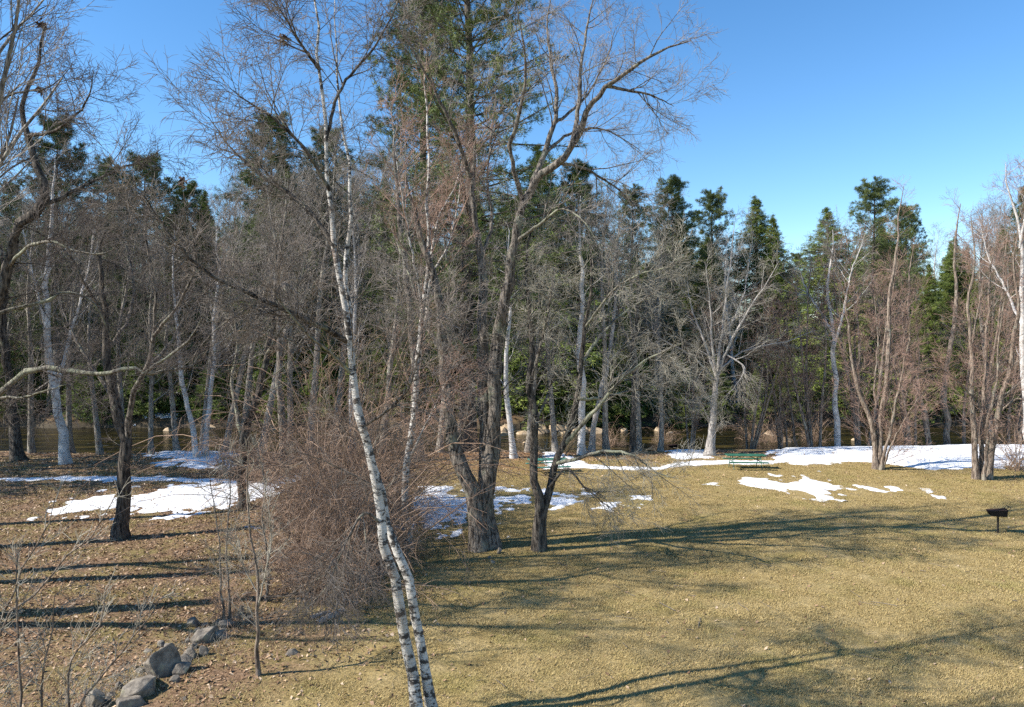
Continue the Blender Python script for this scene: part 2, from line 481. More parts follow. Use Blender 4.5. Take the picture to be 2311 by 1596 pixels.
def snow(label, pts, rag=0.7, res=0.1, seed=0, thick=0.07):
    poly = np.array([G(a, b)[:2] for a, b in pts])
    x0, y0 = poly.min(0) - 0.8; x1, y1 = poly.max(0) + 0.8
    xs = np.arange(x0, x1, res); ys = np.arange(y0, y1, res)
    X, Y = np.meshgrid(xs, ys)
    m = snow_m(X, Y, poly, rag, seed)
    if rag >= 0.9: m = np.minimum(m, 2.0 * (fbm(X / 1.1, Y / 1.9, seed + 31, 4) + 0.36))
    SNOW.append((poly, rag, seed, thick))
    h = thick * np.clip(m / 0.9, -0.6, 1) + 0.012 * np.clip(m, 0, 1) * fbm(X / 0.4, Y / 0.4, seed + 9, 2)
    Z = gz(X, Y) + h - 0.006
    nx, ny = len(xs), len(ys)
    i = (np.arange(ny - 1)[:, None] * nx + np.arange(nx - 1)[None, :]).ravel()
    q = np.stack([i, i + 1, i + 1 + nx, i + nx], 1)
    keep = (m.ravel()[q] > 0.0).any(1)
    q = q[keep]
    used, inv = np.unique(q, return_inverse=True)
    v = np.stack([X, Y, Z], -1).reshape(-1, 3)[used]
    o = link('snow_patch', mk_mesh('snow_patch', v, inv.reshape(-1, 4)), M['snow'])
    tag(o, label, kind='structure')
snow('long thin strip of snow along the left bank', [(-30, 1077), (120, 1075), (260, 1076), (420, 1078), (560, 1083), (560, 1093), (420, 1090), (240, 1086), (100, 1085), (-30, 1086)], 0.5, 0.1, 1)
snow('large white snow patch behind the left lawn tree', [(120, 1165), (170, 1125), (260, 1104), (380, 1098), (520, 1095), (610, 1082), (690, 1074), (690, 1098), (630, 1118), (540, 1140), (470, 1155), (380, 1165), (250, 1158)], 1.8, 0.1, 2)
snow('shaded blue snow beside the pair of birches on the bank', [(335, 1038), (400, 1034), (520, 1040), (540, 1050), (500, 1058), (420, 1056), (350, 1056)], 1.3, 0.12, 3)
snow('snow patch behind the big double stemmed tree', [(925, 1103), (1000, 1094), (1070, 1098), (1160, 1110), (1235, 1104), (1330, 1108), (1370, 1122), (1440, 1150), (1330, 1152), (1230, 1135), (1150, 1142), (1090, 1160), (1065, 1198), (985, 1216), (945, 1190), (925, 1140)], 2.3, 0.08, 4)
snow('narrow curving snow line from one picnic table to the other', [(1225, 1054), (1330, 1049), (1420, 1053), (1480, 1054), (1530, 1042), (1620, 1038), (1760, 1040), (1760, 1046), (1620, 1050), (1540, 1052), (1480, 1062), (1400, 1062), (1320, 1057), (1225, 1060)], 0.35, 0.08, 5, 0.1)
snow('bright ragged snow patch in front of the right picnic table', [(1650, 1090), (1700, 1082), (1760, 1078), (1830, 1068), (1880, 1080), (1925, 1094), (2000, 1100), (2065, 1102), (2060, 1112), (1960, 1112), (1890, 1108), (1855, 1124), (1790, 1120), (1700, 1104)], 1.9, 0.08, 6)
snow('wide snow field on the right bank behind the multi stemmed trees', [(1735, 1024), (1850, 1017), (2000, 1009), (2150, 1006), (2330, 1016), (2340, 1050), (2230, 1060), (2110, 1060), (2030, 1050), (1930, 1044), (1850, 1050), (1740, 1046)], 0.8, 0.16, 7, 0.14)
snow('shaded snow beneath the far park grill', [(1450, 1030), (1500, 1024), (1580, 1026), (1600, 1034), (1520, 1038), (1450, 1037)], 0.7, 0.1, 8)
snow('small snow scrap left of the bright ragged patch', [(1545, 1090), (1610, 1090), (1640, 1098), (1560, 1096)], 0.5, 0.06, 9)
snow('small snow scrap between the two ragged patches', [(1410, 1118), (1470, 1117), (1475, 1128), (1420, 1130)], 0.5, 0.06, 10)
snow('tiny snow scrap at the right end of the ragged patch', [(2085, 1102), (2108, 1100), (2112, 1114), (2085, 1114)], 0.35, 0.05, 11)
snow('small snow scrap left of the thicket', [(400, 1256), (470, 1240), (478, 1250), (430, 1264), (400, 1262)], 0.4, 0.05, 12)
snow('tiny snow scrap beside the thicket', [(555, 1188), (600, 1183), (605, 1194), (565, 1198)], 0.4, 0.05, 13)
snow('snow under the conifers across the river on the left', [(325, 944), (340, 932), (390, 928), (405, 936), (395, 944)], 1.6, 0.2, 14, 0.15)
snow('snow between the trunks far across the river on the left', [(290, 905), (300, 880), (380, 868), (470, 872), (560, 885), (560, 905), (430, 908)], 2.2, 0.35, 15, 0.2)
snow('snow under the conifers across the river near the middle', [(1440, 912), (1450, 892), (1500, 884), (1560, 896), (1550, 915)], 1.4, 0.2, 16, 0.15)
snow('snow on the far bank behind the pale spreading tree', [(1600, 910), (1620, 890), (1700, 884), (1740, 900), (1690, 914)], 1.4, 0.2, 17, 0.15)
snow('snow far among the trunks on the right', [(2150, 912), (2180, 892), (2300, 886), (2340, 900), (2330, 915)], 1.6, 0.25, 18, 0.15)

# ================================================================== TREES
def cut(Pp, Rr):
    return Pp, Rr
def crown_geo(Ps, Rs, spec, scale=1.0):
    """levels of branches on a list of traced stems; returns branch mesh and twig mesh geometry"""
    br, tw = Geo(), Geo()
    curP, curR = Ps, Rs
    for k, L in enumerate(spec):
        C, Cr = spawn(curP, curR, **{a: b for a, b in L.items() if a != 'sides'})
        (br if k == 0 else tw).tubes(C, Cr, L.get('sides', 3))
        curP, curR = C, Cr
    return br, tw

def stem_arrays(lines, base, d0, n=18, wob=0.0):
    out = []
    for ln in lines:
        pts = []
        for p in ln['p']:
            dd = p[2] if len(p) > 2 else 0.0
            pts.append(P(p[0], p[1], d0 + dd) - base)
        if ln.get('ground'): pts[0][2] = -0.25
        S = spline(np.array(pts), n)
        ln_len = np.linalg.norm(np.diff(S, axis=0), axis=1).sum()
        wv = rng.normal(scale=wob * ln_len / n, size=S.shape); wv[0] = 0
        S = S + wv
        t = np.linspace(0, 1, n)
        r = ln['r'][0] * (1 - t) ** ln.get('pow', 0.8) + ln['r'][1]
        if ln.get('ground'):
            h = np.maximum(S[:, 2], 0)
            r = r * (1 + ln.get('flare', 0.55) * np.exp(-h / 0.35))
        out.append((S, r))
    return out

def hero(name, label, d0, lines, spec, stem_mat, limb_mat, twig_m, cat='tree', sides=12, group=None, n=18, rough=0.35):
    """a tree traced stem by stem; spec = branch levels grown on its stems and limbs"""
    b = P(lines[0]['p'][0][0], lines[0]['p'][0][1], d0)
    base = np.array([b[0], b[1], float(gz(b[0], b[1]))])
    root = thing(name, label, cat, base, group)
    arr = stem_arrays(lines, base, d0, n, 0.06)
    for ln, (S, r) in zip(lines, arr):
        g = Geo(); g.tubes(S[None], r[None], sides if ln.get('ground') else max(6, sides - 4), rough)
        link('trunk' if ln.get('ground') else 'limb', g.mesh('stem'), M[ln.get('m', stem_mat if ln.get('ground') else limb_mat)], root)
    Ps = np.array([a[0] for a in arr]); Rs = np.array([a[1] for a in arr])
    br, tw = crown_geo(Ps, Rs, spec)
    bo = root
    if not br.empty(): bo = tag(link('branches', br.mesh('branches'), M[limb_mat if limb_mat != 'birch' else twig_m], root), kind='stuff')
    if not tw.empty(): tag(link('twigs', tw.mesh('twigs'), M[twig_m], bo), kind='stuff')
    return root

def lev(num, t0, t1, ang, L, npts, wob, trop, sides=3, **kw):
    return dict(num=num, t0=t0, t1=t1, ang=ang, L=L, npts=npts, wob=wob, trop=trop, sides=sides, **kw)

# ---- the leaning double birch in the foreground
hero('birch_tree', 'tall white birch with two leaning stems rising from the bottom edge', 13.4, [
    dict(ground=1, r=(0.105, 0.009), pow=1.05, flare=0.35, p=[(960, 1660), (945, 1596), (915, 1440), (895, 1330), (868, 1190), (845, 1060), (820, 950), (797, 830, .1), (778, 680, .2), (757, 540, .3), (745, 430, .4), (733, 300, .5), (722, 150, .6), (712, 0, .7), (705, -160, .8)]),
    dict(ground=1, r=(0.092, 0.008), pow=1.05, flare=0.35, p=[(992, 1660, .25), (975, 1596, .25), (955, 1480, .25), (930, 1360, .25), (905, 1250, .3), (882, 1180, .35), (856, 1095, .45), (832, 1010, .5), (808, 920, .5), (797, 850, .5), (792, 740, .5), (788, 620, .6), (790, 430, .7), (775, 300, .9), (762, 150, 1.), (756, -20, 1.1)]),
    dict(r=(0.045, 0.006), m='bark_dark', p=[(757, 560, .3), (700, 480, .6), (650, 435, .9), (599, 405, 1.1), (555, 365, 1.3), (519, 330, 1.4), (471, 264, 1.5)]),
    dict(r=(0.05, 0.006), m='bark_dark', p=[(785, 770, .2), (721, 735, -.2), (600, 680, -.7), (471, 618, -1.1), (400, 551, -1.4), (355, 490, -1.5), (325, 440, -1.6)]),
    dict(r=(0.035, 0.005), m='bark_dark', p=[(745, 430, .4), (690, 340, .1), (620, 270, -.3), (560, 230, -.6), (520, 200, -.8)]),
    dict(r=(0.03, 0.005), m='bark_dark', p=[(735, 320, .5), (770, 200, .8), (850, 100, 1.1), (900, 0, 1.3), (930, -80, 1.4)]),
    dict(r=(0.03, 0.005), m='bark_lichen', p=[(800, 850, .2), (740, 790, -.3), (700, 760, -.6), (640, 690, -1.0), (610, 640, -1.2)]),
    dict(r=(0.025, 0.004), m='bark_grey', p=[(825, 960, 0), (870, 930, -.3), (920, 880, -.6), (945, 800, -.8), (960, 720, -.9)]),
    dict(r=(0.025, 0.004), m='bark_grey', p=[(868, 1190, 0), (820, 1160, -.3), (770, 1250, -.6), (740, 1330, -.7)]),
    dict(r=(0.028, 0.005), m='bark_dark', p=[(722, 160, .6), (680, 100, .3), (655, 60, .1), (642, 20, 0)]),
], [
    lev(18, 0.26, 0.99, (25, 65), 1.8, 7, 0.12, 0.0, 4, rmin=0.006, rlen=0.008, shrink=0.35),
    lev(9, 0.15, 1.0, (25, 60), 0.9, 5, 0.14, -0.05, 3, rmin=0.0048, rlen=0.006),
    lev(6, 0.15, 1.0, (20, 60), 0.42, 3, 0.16, -0.14, 3, rmin=0.004, rlen=0.006),
], 'birch', 'bark_grey', 'twig_mid', 'tree', 14, n=26, rough=0.2)

# ---- the slender birch behind it
hero('birch_tree', 'slender upright birch between the thicket and the big double tree', 25.0, [
    dict(ground=1, r=(0.12, 0.012), p=[(922, 1243), (916, 1150), (915, 1050), (928, 970), (942, 860), (952, 740), (960, 620), (966, 480), (968, 360), (963, 250), (955, 140)]),
    dict(r=(0.055, 0.008), p=[(950, 790), (972, 620, .5), (985, 515, .8), (1020, 430, 1.1), (1060, 350, 1.4), (1085, 290, 1.6)]),
    dict(r=(0.04, 0.007), p=[(955, 700), (930, 560, -.6), (905, 430, -1.), (890, 320, -1.3), (880, 230, -1.5)]),
    dict(r=(0.035, 0.006), p=[(916, 1050), (960, 960, -.4), (990, 900, -.7), (1010, 850, -.9)]),
    dict(r=(0.035, 0.006), p=[(960, 640), (1010, 560, .6), (1030, 480, .9), (1040, 400, 1.2), (1045, 330, 1.3)]),
], [
    lev(16, 0.25, 0.99, (25, 55), 2.3, 7, 0.09, 0.05, 4, rmin=0.006, rlen=0.009, shrink=0.4),
    lev(9, 0.15, 1.0, (25, 60), 1.05, 5, 0.12, 0.0, 3, rmin=0.0045, rlen=0.007),
    lev(6, 0.2, 1.0, (20, 55), 0.5, 3, 0.14, -0.02, 3, rmin=0.005),
], 'birch', 'birch', 'twig_red', 'tree', 10, n=22, rough=0.1)

# ---- the big tree of three stems in the middle
hero('maple_tree', 'largest grey barked tree with three thick stems from one base', 24.8, [
    dict(ground=1, r=(0.255, 0.03), flare=0.75, p=[(1083, 1252), (1078, 1180), (1066, 1110), (1045, 1050), (1022, 1000), (1010, 920), (1003, 830), (997, 740), (985, 660), (970, 590), (940, 500), (915, 400)]),
    dict(ground=1, r=(0.27, 0.03), flare=0.85, p=[(1100, 1250, .2), (1098, 1180, .2), (1096, 1100, .2), (1094, 1000, .3), (1091, 900, .3), (1090, 800, .4), (1088, 650, .6), (1083, 560, .7), (1070, 470, .8), (1062, 400, .9), (1078, 320, 1.)]),
    dict(r=(0.17, 0.10), m='bark_grey', p=[(1102, 1085, .2), (1113, 1000, .1), (1116, 900, 0), (1122, 780, 0), (1135, 700, -.2), (1150, 620, -.3), (1165, 530, -.4), (1180, 460, -.4), (1192, 437, -.4)]),
    dict(r=(0.125, 0.012), m='bark_grey', p=[(1188, 448, -.4), (1222, 392, -.7), (1262, 368, -1.), (1290, 330, -1.3), (1312, 290, -1.5), (1332, 238, -1.8), (1372, 195, -2.1), (1420, 160, -2.4), (1480, 120, -2.7), (1560, 90, -3.)]),
    dict(r=(0.07, 0.01), m='bark_grey', p=[(1290, 330, -1.3), (1306, 240, -1.), (1311, 150, -.8), (1325, 60, -.5), (1345, -30, -.3)]),
    dict(r=(0.095, 0.01), m='bark_grey', p=[(1190, 445, -.4), (1225, 355, .2), (1250, 275, .6), (1256, 200, .9), (1241, 130, 1.2), (1236, 60, 1.5), (1246, -30, 1.7)]),
    dict(r=(0.07, 0.01), m='bark_grey', p=[(1180, 455, -.4), (1162, 390, -.9), (1152, 325, -1.3), (1174, 250, -1.7), (1186, 170, -2.), (1180, 90, -2.3), (1164, 0, -2.5)]),
    dict(r=(0.05, 0.006), m='bark_grey', p=[(1262, 368, -1.), (1312, 378, -.4), (1370, 410, .2), (1412, 442, .6), (1450, 490, .9)]),
    dict(r=(0.05, 0.006), m='bark_lichen', p=[(1165, 545, -.4), (1225, 500, -1.), (1265, 472, -1.4), (1310, 492, -1.8), (1345, 540, -2.1)]),
    dict(r=(0.05, 0.008), m='bark_grey', p=[(1250, 280, .6), (1290, 250, 1.1), (1335, 200, 1.6), (1370, 130, 2.), (1390, 60, 2.3)]),
    dict(r=(0.045, 0.007), m='bark_grey', p=[(1372, 195, -2.1), (1420, 205, -2.), (1470, 215, -1.8), (1520, 240, -1.6)]),
    dict(r=(0.05, 0.007), m='bark_grey', p=[(1230, 345, .2), (1290, 300, 1.), (1350, 290, 1.8), (1400, 310, 2.4), (1450, 345, 2.8)]),
    dict(r=(0.07, 0.008), m='bark_grey', p=[(1062, 400, .9), (1030, 310, .4), (990, 220, -.1), (940, 130, -.5), (900, 60, -.8), (860, 10, -1.)]),
    dict(r=(0.06, 0.008), m='bark_grey', p=[(1085, 590, .7), (1110, 500, 1.2), (1100, 410, 1.7), (1110, 300, 2.1), (1120, 200, 2.4)]),
    dict(r=(0.05, 0.008), m='bark_lichen', p=[(1090, 850, .3), (1050, 790, -.5), (1010, 740, -1.), (960, 690, -1.5), (910, 660, -1.9)]),
    dict(r=(0.05, 0.008), m='bark_lichen', p=[(1000, 800, 0), (960, 730, .8), (930, 640, 1.3), (900, 560, 1.7), (870, 480, 2.)]),
], [
    lev(12, 0.28, 0.99, (28, 62), 2.4, 8, 0.12, 0.03, 4, rmin=0.006, rlen=0.010, shrink=0.35),
    lev(8, 0.15, 1.0, (25, 65), 1.15, 6, 0.15, 0.02, 3, rmin=0.006, rlen=0.008),
    lev(6, 0.15, 1.0, (25, 60), 0.55, 3, 0.17, 0.0, 3, rmin=0.005),
], 'bark_grey', 'bark_grey', 'twig_grey', 'tree', 16, n=24)

# ---- its neighbour with two slim stems
hero('cherry_tree', 'slim two stemmed dark tree forking low, right of the big triple tree', 24.6, [
    dict(ground=1, r=(0.17, 0.02), p=[(1214, 1254), (1214, 1190), (1217, 1130), (1207, 1080), (1206, 1010), (1208, 960), (1200, 900), (1197, 830), (1200, 760), (1192, 680), (1188, 600), (1200, 520)]),
    dict(ground=1, r=(0.14, 0.015), p=[(1219, 1254, .1), (1225, 1170, .1), (1238, 1110, .1), (1250, 1060, .1), (1275, 1000, 0), (1290, 950, -.1), (1303, 890, -.2), (1312, 820, -.3), (1320, 740, -.4), (1335, 650, -.5), (1330, 560, -.5)]),
    dict(r=(0.075, 0.008), m='bark_lichen', p=[(1272, 1005), (1340, 930, -.8), (1390, 870, -1.3), (1425, 838, -1.6), (1480, 800, -2.), (1540, 775, -2.4)]),
    dict(r=(0.06, 0.008), m='bark_lichen', p=[(1258, 1045), (1300, 1036, -.7), (1350, 1021, -1.2), (1400, 1020, -1.6), (1440, 1034, -1.9), (1480, 1065, -2.1), (1530, 1080, -2.3)]),
    dict(r=(0.045, 0.006), m='bark_dark', p=[(1240, 1100), (1280, 1058, -.6), (1320, 1100, -1.), (1400, 1165, -1.3)]),
    dict(r=(0.05, 0.007), m='bark_lichen', p=[(1300, 900, -.2), (1350, 900, .6), (1410, 885, 1.2), (1470, 880, 1.7), (1540, 905, 2.1)]),
    dict(r=(0.05, 0.007), m='bark_lichen', p=[(1312, 820, -.3), (1370, 740, .5), (1430, 690, 1.1), (1500, 660, 1.6), (1560, 650, 2.)]),
    dict(r=(0.05, 0.007), m='bark_grey', p=[(1200, 860), (1225, 760, -.7), (1240, 690, -1.1), (1250, 600, -1.5)]),
    dict(r=(0.045, 0.007), m='bark_grey', p=[(1205, 960), (1240, 880, .8), (1250, 800, 1.2), (1240, 700, 1.6)]),
    dict(r=(0.04, 0.006), m='bark_lichen', p=[(1320, 740, -.4), (1380, 660, -1.2), (1440, 620, -1.8), (1520, 600, -2.3)]),
], [
    lev(13, 0.30, 0.99, (28, 65), 2.0, 7, 0.13, -0.01, 4, rmin=0.006, rlen=0.010, shrink=0.35),
    lev(9, 0.15, 1.0, (25, 65), 0.95, 5, 0.15, -0.03, 3, rmin=0.006, rlen=0.008),
    lev(6, 0.15, 1.0, (25, 60), 0.48, 3, 0.17, -0.03, 3, rmin=0.005),
], 'bark_dark', 'bark_grey', 'twig_pale', 'tree', 12, n=22)

# ---- the single tree on the left lawn
hero('apple_tree', 'single crooked trunk standing alone on the left lawn', 26.7, [
    dict(ground=1, r=(0.22, 0.03), p=[(274, 1214), (273, 1170), (281, 1110), (279, 1050), (282, 1000), (272, 950), (262, 905), (250, 860), (240, 790), (238, 700), (225, 610), (235, 520)]),
    dict(r=(0.10, 0.01), p=[(281, 1005), (295, 930, -.3), (302, 880, -.6), (325, 840, -.9), (345, 760, -1.2), (350, 650, -1.4), (330, 540, -1.6), (345, 440, -1.7)]),
    dict(r=(0.07, 0.008), p=[(264, 915), (230, 860, .4), (190, 800, .9), (150, 720, 1.3), (130, 640, 1.6)]),
    dict(r=(0.06, 0.008), p=[(325, 840, -.9), (380, 780, -.2), (430, 700, .5), (480, 640, 1.), (540, 590, 1.4)]),
    dict(r=(0.06, 0.008), p=[(240, 790), (290, 720, .8), (300, 620, 1.4), (280, 530, 1.8), (300, 450, 2.1)]),
    dict(r=(0.05, 0.008), p=[(238, 720), (180, 620, -.8), (150, 540, -1.3), (160, 450, -1.7)]),
    dict(r=(0.05, 0.008), p=[(345, 760, -1.2), (400, 690, -1.8), (440, 600, -2.2), (430, 500, -2.5)]),
], [
    lev(15, 0.30, 0.99, (30, 70), 2.2, 7, 0.16, -0.01, 4, rmin=0.006, rlen=0.011, shrink=0.35),
    lev(9, 0.12, 1.0, (25, 70), 1.0, 5, 0.18, -0.02, 3, rmin=0.006, rlen=0.009),
    lev(6, 0.15, 1.0, (25, 65), 0.48, 3, 0.18, -0.02, 3, rmin=0.005),
], 'bark_dark', 'bark_grey', 'twig_dark', 'tree', 14, n=22)

# ---- the tree just outside the frame on the left; its limbs reach in
hero('oak_tree', 'dark wide limbed tree whose lichen covered limbs reach in from the left edge', 18.6, [
    dict(ground=1, r=(0.26, 0.10), p=[(-95, 1480), (-90, 1300), (-85, 1100), (-80, 950), (-70, 850)]),
    dict(r=(0.15, 0.012), p=[(-70, 860), (-40, 760), (0, 655), (24, 580, -.1), (38, 519, -.2), (92, 467, -.3), (101, 415, -.3), (80, 368, -.2), (61, 306, -.1), (47, 250, 0), (66, 189, .1), (90, 130, .2), (100, 60, .2)]),
    dict(r=(0.045, 0.006), p=[(92, 467, -.3), (150, 440, .1), (200, 415, .5), (240, 395, .8), (310, 365, 1.2), (370, 340, 1.5)]),
    dict(r=(0.04, 0.006), m='bark_lichen', p=[(20, 600, -.1), (60, 560, -.5), (110, 545, -.8), (170, 565, -1.1), (230, 572, -1.4), (290, 540, -1.7)]),
    dict(r=(0.072, 0.012), pow=0.7, m='bark_lichen', p=[(-80, 960), (-20, 905, -.2), (20, 870, -.4), (55, 838, -.5), (110, 831, -.7), (150, 838, -.8), (200, 843, -.9), (260, 838, -1.1), (295, 831, -1.2), (330, 844, -1.3), (355, 820, -1.4), (400, 790, -1.5), (440, 750, -1.6), (458, 715, -1.7)]),
    dict(r=(0.045, 0.006), m='bark_lichen', p=[(-60, 730), (0, 707, .3), (60, 690, .6), (105, 680, .8), (140, 660, 1.), (180, 665, 1.2), (215, 690, 1.4), (240, 740, 1.6), (262, 800, 1.8)]),
    dict(r=(0.038, 0.007), m='bark_lichen', p=[(-80, 940), (0, 900, -.6), (50, 897, -.9), (100, 882, -1.1), (150, 868, -1.3)]),
    dict(r=(0.045, 0.006), p=[(-60, 800), (-70, 600, .5), (-40, 480, .8), (0, 400, 1.), (40, 370, 1.2), (110, 340, 1.5), (170, 290, 1.8)]),
    dict(r=(0.045, 0.006), p=[(-50, 700), (-90, 450, -.6), (-70, 300, -1.), (-20, 240, -1.2), (40, 210, -1.5), (110, 200, -1.8), (160, 150, -2.)]),
    dict(r=(0.038, 0.008), p=[(-40, 500, .8), (-80, 300, .5), (-50, 150, .3), (0, 90, .1), (50, 55, -.1), (110, 10, -.3)]),
    dict(r=(0.035, 0.006), m='bark_lichen', p=[(330, 844, -1.3), (370, 838, -1.), (430, 826, -.6), (455, 800, -.4), (500, 790, -.2)]),
    dict(r=(0.038, 0.008), p=[(61, 306, -.1), (110, 300, -.6), (160, 270, -1.), (200, 220, -1.3), (210, 160, -1.5)]),
], [
    lev(14, 0.18, 0.99, (30, 70), 1.7, 8, 0.15, 0.02, 4, rmin=0.005, rlen=0.010, shrink=0.35),
    lev(9, 0.12, 1.0, (25, 65), 0.85, 6, 0.16, 0.03, 3, rmin=0.005, rlen=0.008),
    lev(6, 0.15, 1.0, (25, 60), 0.42, 3, 0.16, 0.0, 3, rmin=0.0045),
], 'bark_dark', 'bark_dark', 'twig_dark', 'tree', 14, n=24, rough=0.6)

FAR_SPEC = [
    lev(16, 0.28, 0.99, (25, 60), 2.8, 7, 0.11, 0.05, 4, rmin=0.009, rlen=0.011, shrink=0.4),
    lev(8, 0.15, 1.0, (25, 60), 1.3, 5, 0.13, 0.03, 3, rmin=0.007, rlen=0.008),
    lev(5, 0.2, 1.0, (25, 55), 0.65, 3, 0.15, 0.0, 3, rmin=0.0055),
]
# ---- trees along the near bank
hero('maple_tree', 'dark forked tree growing out of the left end of the thicket', 31.0, [
    dict(ground=1, r=(0.18, 0.02), p=[(549, 1152), (546, 1060), (552, 1000), (570, 930), (590, 870), (600, 800), (622, 700), (630, 600), (640, 500)]),
    dict(r=(0.09, 0.01), p=[(551, 1010), (532, 930, .5), (525, 850, .9), (535, 760, 1.2), (520, 660, 1.5), (530, 540, 1.8)]),
    dict(r=(0.06, 0.008), p=[(600, 800), (650, 720, -.6), (680, 640, -1.), (690, 540, -1.3)]),
], FAR_SPEC, 'bark_dark', 'bark_lichen', 'twig_grey')
hero('birch_tree', 'white birch alone on the left river bank', 42.5, [
    dict(ground=1, r=(0.25, 0.02), p=[(148, 1053), (140, 1000), (132, 940), (125, 880), (115, 830), (108, 740), (105, 650), (115, 540), (120, 440), (125, 350)]),
    dict(r=(0.10, 0.012), p=[(127, 890), (150, 790, .5), (175, 700, .9), (200, 600, 1.3), (215, 500, 1.6)]),
    dict(r=(0.08, 0.012), p=[(108, 760), (85, 660, -.5), (60, 560, -.9), (50, 470, -1.2)]),
], FAR_SPEC, 'birch_far', 'birch_far', 'twig_grey')
hero('birch_tree', 'left one of the two thin birches by the shaded snow', 44.0, [
    dict(ground=1, r=(0.16, 0.015), p=[(446, 1047), (432, 960), (420, 900), (408, 830), (400, 740), (390, 620), (395, 520)])], FAR_SPEC, 'birch_far', 'birch_far', 'twig_grey')
hero('birch_tree', 'right one of the two thin birches by the shaded snow', 44.5, [
    dict(ground=1, r=(0.15, 0.015), p=[(462, 1045), (464, 985), (475, 900), (482, 800), (487, 700), (495, 600), (490, 500)])], FAR_SPEC, 'birch_far', 'birch_far', 'twig_grey')
hero('maple_tree', 'short dark trunk at the left edge of the river bank', 44.0, [
    dict(ground=1, r=(0.30, 0.04), p=[(42, 1040), (34, 980), (28, 930), (20, 850), (8, 750), (12, 650), (0, 550)])], FAR_SPEC, 'bark_dark', 'bark_dark', 'twig_dark')
hero('birch_tree', 'pale birch behind the left picnic table', 44.2, [
    dict(ground=1, r=(0.17, 0.02), p=[(1160, 1038), (1152, 970), (1144, 900), (1140, 830), (1150, 720), (1145, 620), (1152, 520)])], FAR_SPEC, 'birch_far', 'birch_far', 'twig_grey')
hero('birch_tree', 'thick white birch on the bank right of the two stemmed tree', 46.0, [
    dict(ground=1, r=(0.24, 0.02), p=[(1313, 1030), (1313, 960), (1312, 880), (1310, 780), (1315, 650), (1308, 540), (1312, 440)])], FAR_SPEC, 'birch_far', 'birch_far', 'twig_grey')
hero('maple_tree', 'leaning grey trunk just right of the thick white birch', 47.0, [
    dict(ground=1, r=(0.17, 0.02), p=[(1334, 1024), (1342, 960), (1352, 900), (1366, 830), (1385, 720), (1390, 600), (1400, 480)])], FAR_SPEC, 'bark_pale', 'bark_pale', 'twig_grey')
hero('maple_tree', 'dark straight trunk in the middle of the river bank', 47.3, [
    dict(ground=1, r=(0.17, 0.02), p=[(1430, 1022), (1429, 950), (1432, 880), (1428, 780), (1440, 660), (1436, 540)])], FAR_SPEC, 'bark_dark', 'bark_dark', 'twig_grey')
hero('maple_tree', 'grey trunk behind the slender birch and the big tree', 43.0, [
    dict(ground=1, r=(0.26, 0.03), p=[(945, 1045), (940, 940), (935, 840), (926, 710), (916, 600), (902, 490), (890, 380), (895, 280)])], FAR_SPEC, 'bark_grey', 'bark_grey', 'twig_grey')
hero('maple_tree', 'slim grey trunk on the bank right behind the thicket', 42.0, [
    dict(ground=1, r=(0.2, 0.02), p=[(640, 1050), (640, 960), (628, 860), (632, 760), (620, 640), (640, 520), (650, 400)])], FAR_SPEC, 'bark_grey', 'bark_grey', 'twig_grey')

K_SPEC = [
    lev(15, 0.15, 0.99, (25, 55), 2.6, 7, 0.10, 0.0, 4, rmin=0.009, rlen=0.010, shrink=0.4),
    lev(8, 0.15, 1.0, (25, 60), 1.2, 5, 0.13, -0.02, 3, rmin=0.007, rlen=0.008),
    lev(5, 0.2, 1.0, (25, 55), 0.6, 3, 0.15, -0.03, 3, rmin=0.0055)]
hero('beech_tree', 'pale spreading tree fanning out above the right picnic table', 45.8, [
    dict(ground=1, r=(0.19, 0.10), p=[(1602, 1031), (1606, 970), (1612, 900), (1618, 845)]),
    dict(r=(0.082, 0.012), p=[(1617, 855), (1600, 800, .5), (1578, 740, .9), (1560, 690, 1.2), (1548, 620, 1.5)]),
    dict(r=(0.075, 0.012), p=[(1617, 855), (1608, 780, -.6), (1602, 680, -1.1), (1592, 590, -1.5)]),
    dict(r=(0.088, 0.012), p=[(1618, 850), (1626, 770, .3), (1640, 670, .7), (1650, 580, 1.), (1658, 500, 1.3)]),
    dict(r=(0.082, 0.012), p=[(1619, 850), (1645, 780, -.6), (1690, 700, -1.2), (1730, 640, -1.6), (1758, 590, -1.9)]),
    dict(r=(0.054, 0.01), p=[(1620, 840), (1665, 800, .7), (1720, 780, 1.4), (1780, 770, 2.), (1840, 745, 2.5)]),
    dict(r=(0.054, 0.01), p=[(1616, 860), (1580, 820, -.8), (1540, 790, -1.5), (1500, 770, -2.), (1470, 740, -2.4)]),
    dict(r=(0.048, 0.01), p=[(1626, 770, .3), (1670, 690, .9), (1690, 600, 1.4), (1700, 520, 1.8)]),
    dict(r=(0.041, 0.009), p=[(1640, 800, -.4), (1680, 830, -1.), (1660, 870, -1.4), (1640, 890, -1.6)]),
], K_SPEC, 'bark_pale', 'bark_pale', 'twig_pale')
L_SPEC = [
    lev(22, 0.10, 0.99, (30, 65), 2.3, 6, 0.09, 0.05, 3, rmin=0.008, rlen=0.008, shrink=0.45),
    lev(8, 0.15, 1.0, (25, 55), 1.0, 4, 0.12, 0.06, 3, rmin=0.0065, rlen=0.007),
    lev(4, 0.2, 1.0, (25, 50), 0.5, 3, 0.13, 0.03, 3, rmin=0.005)]
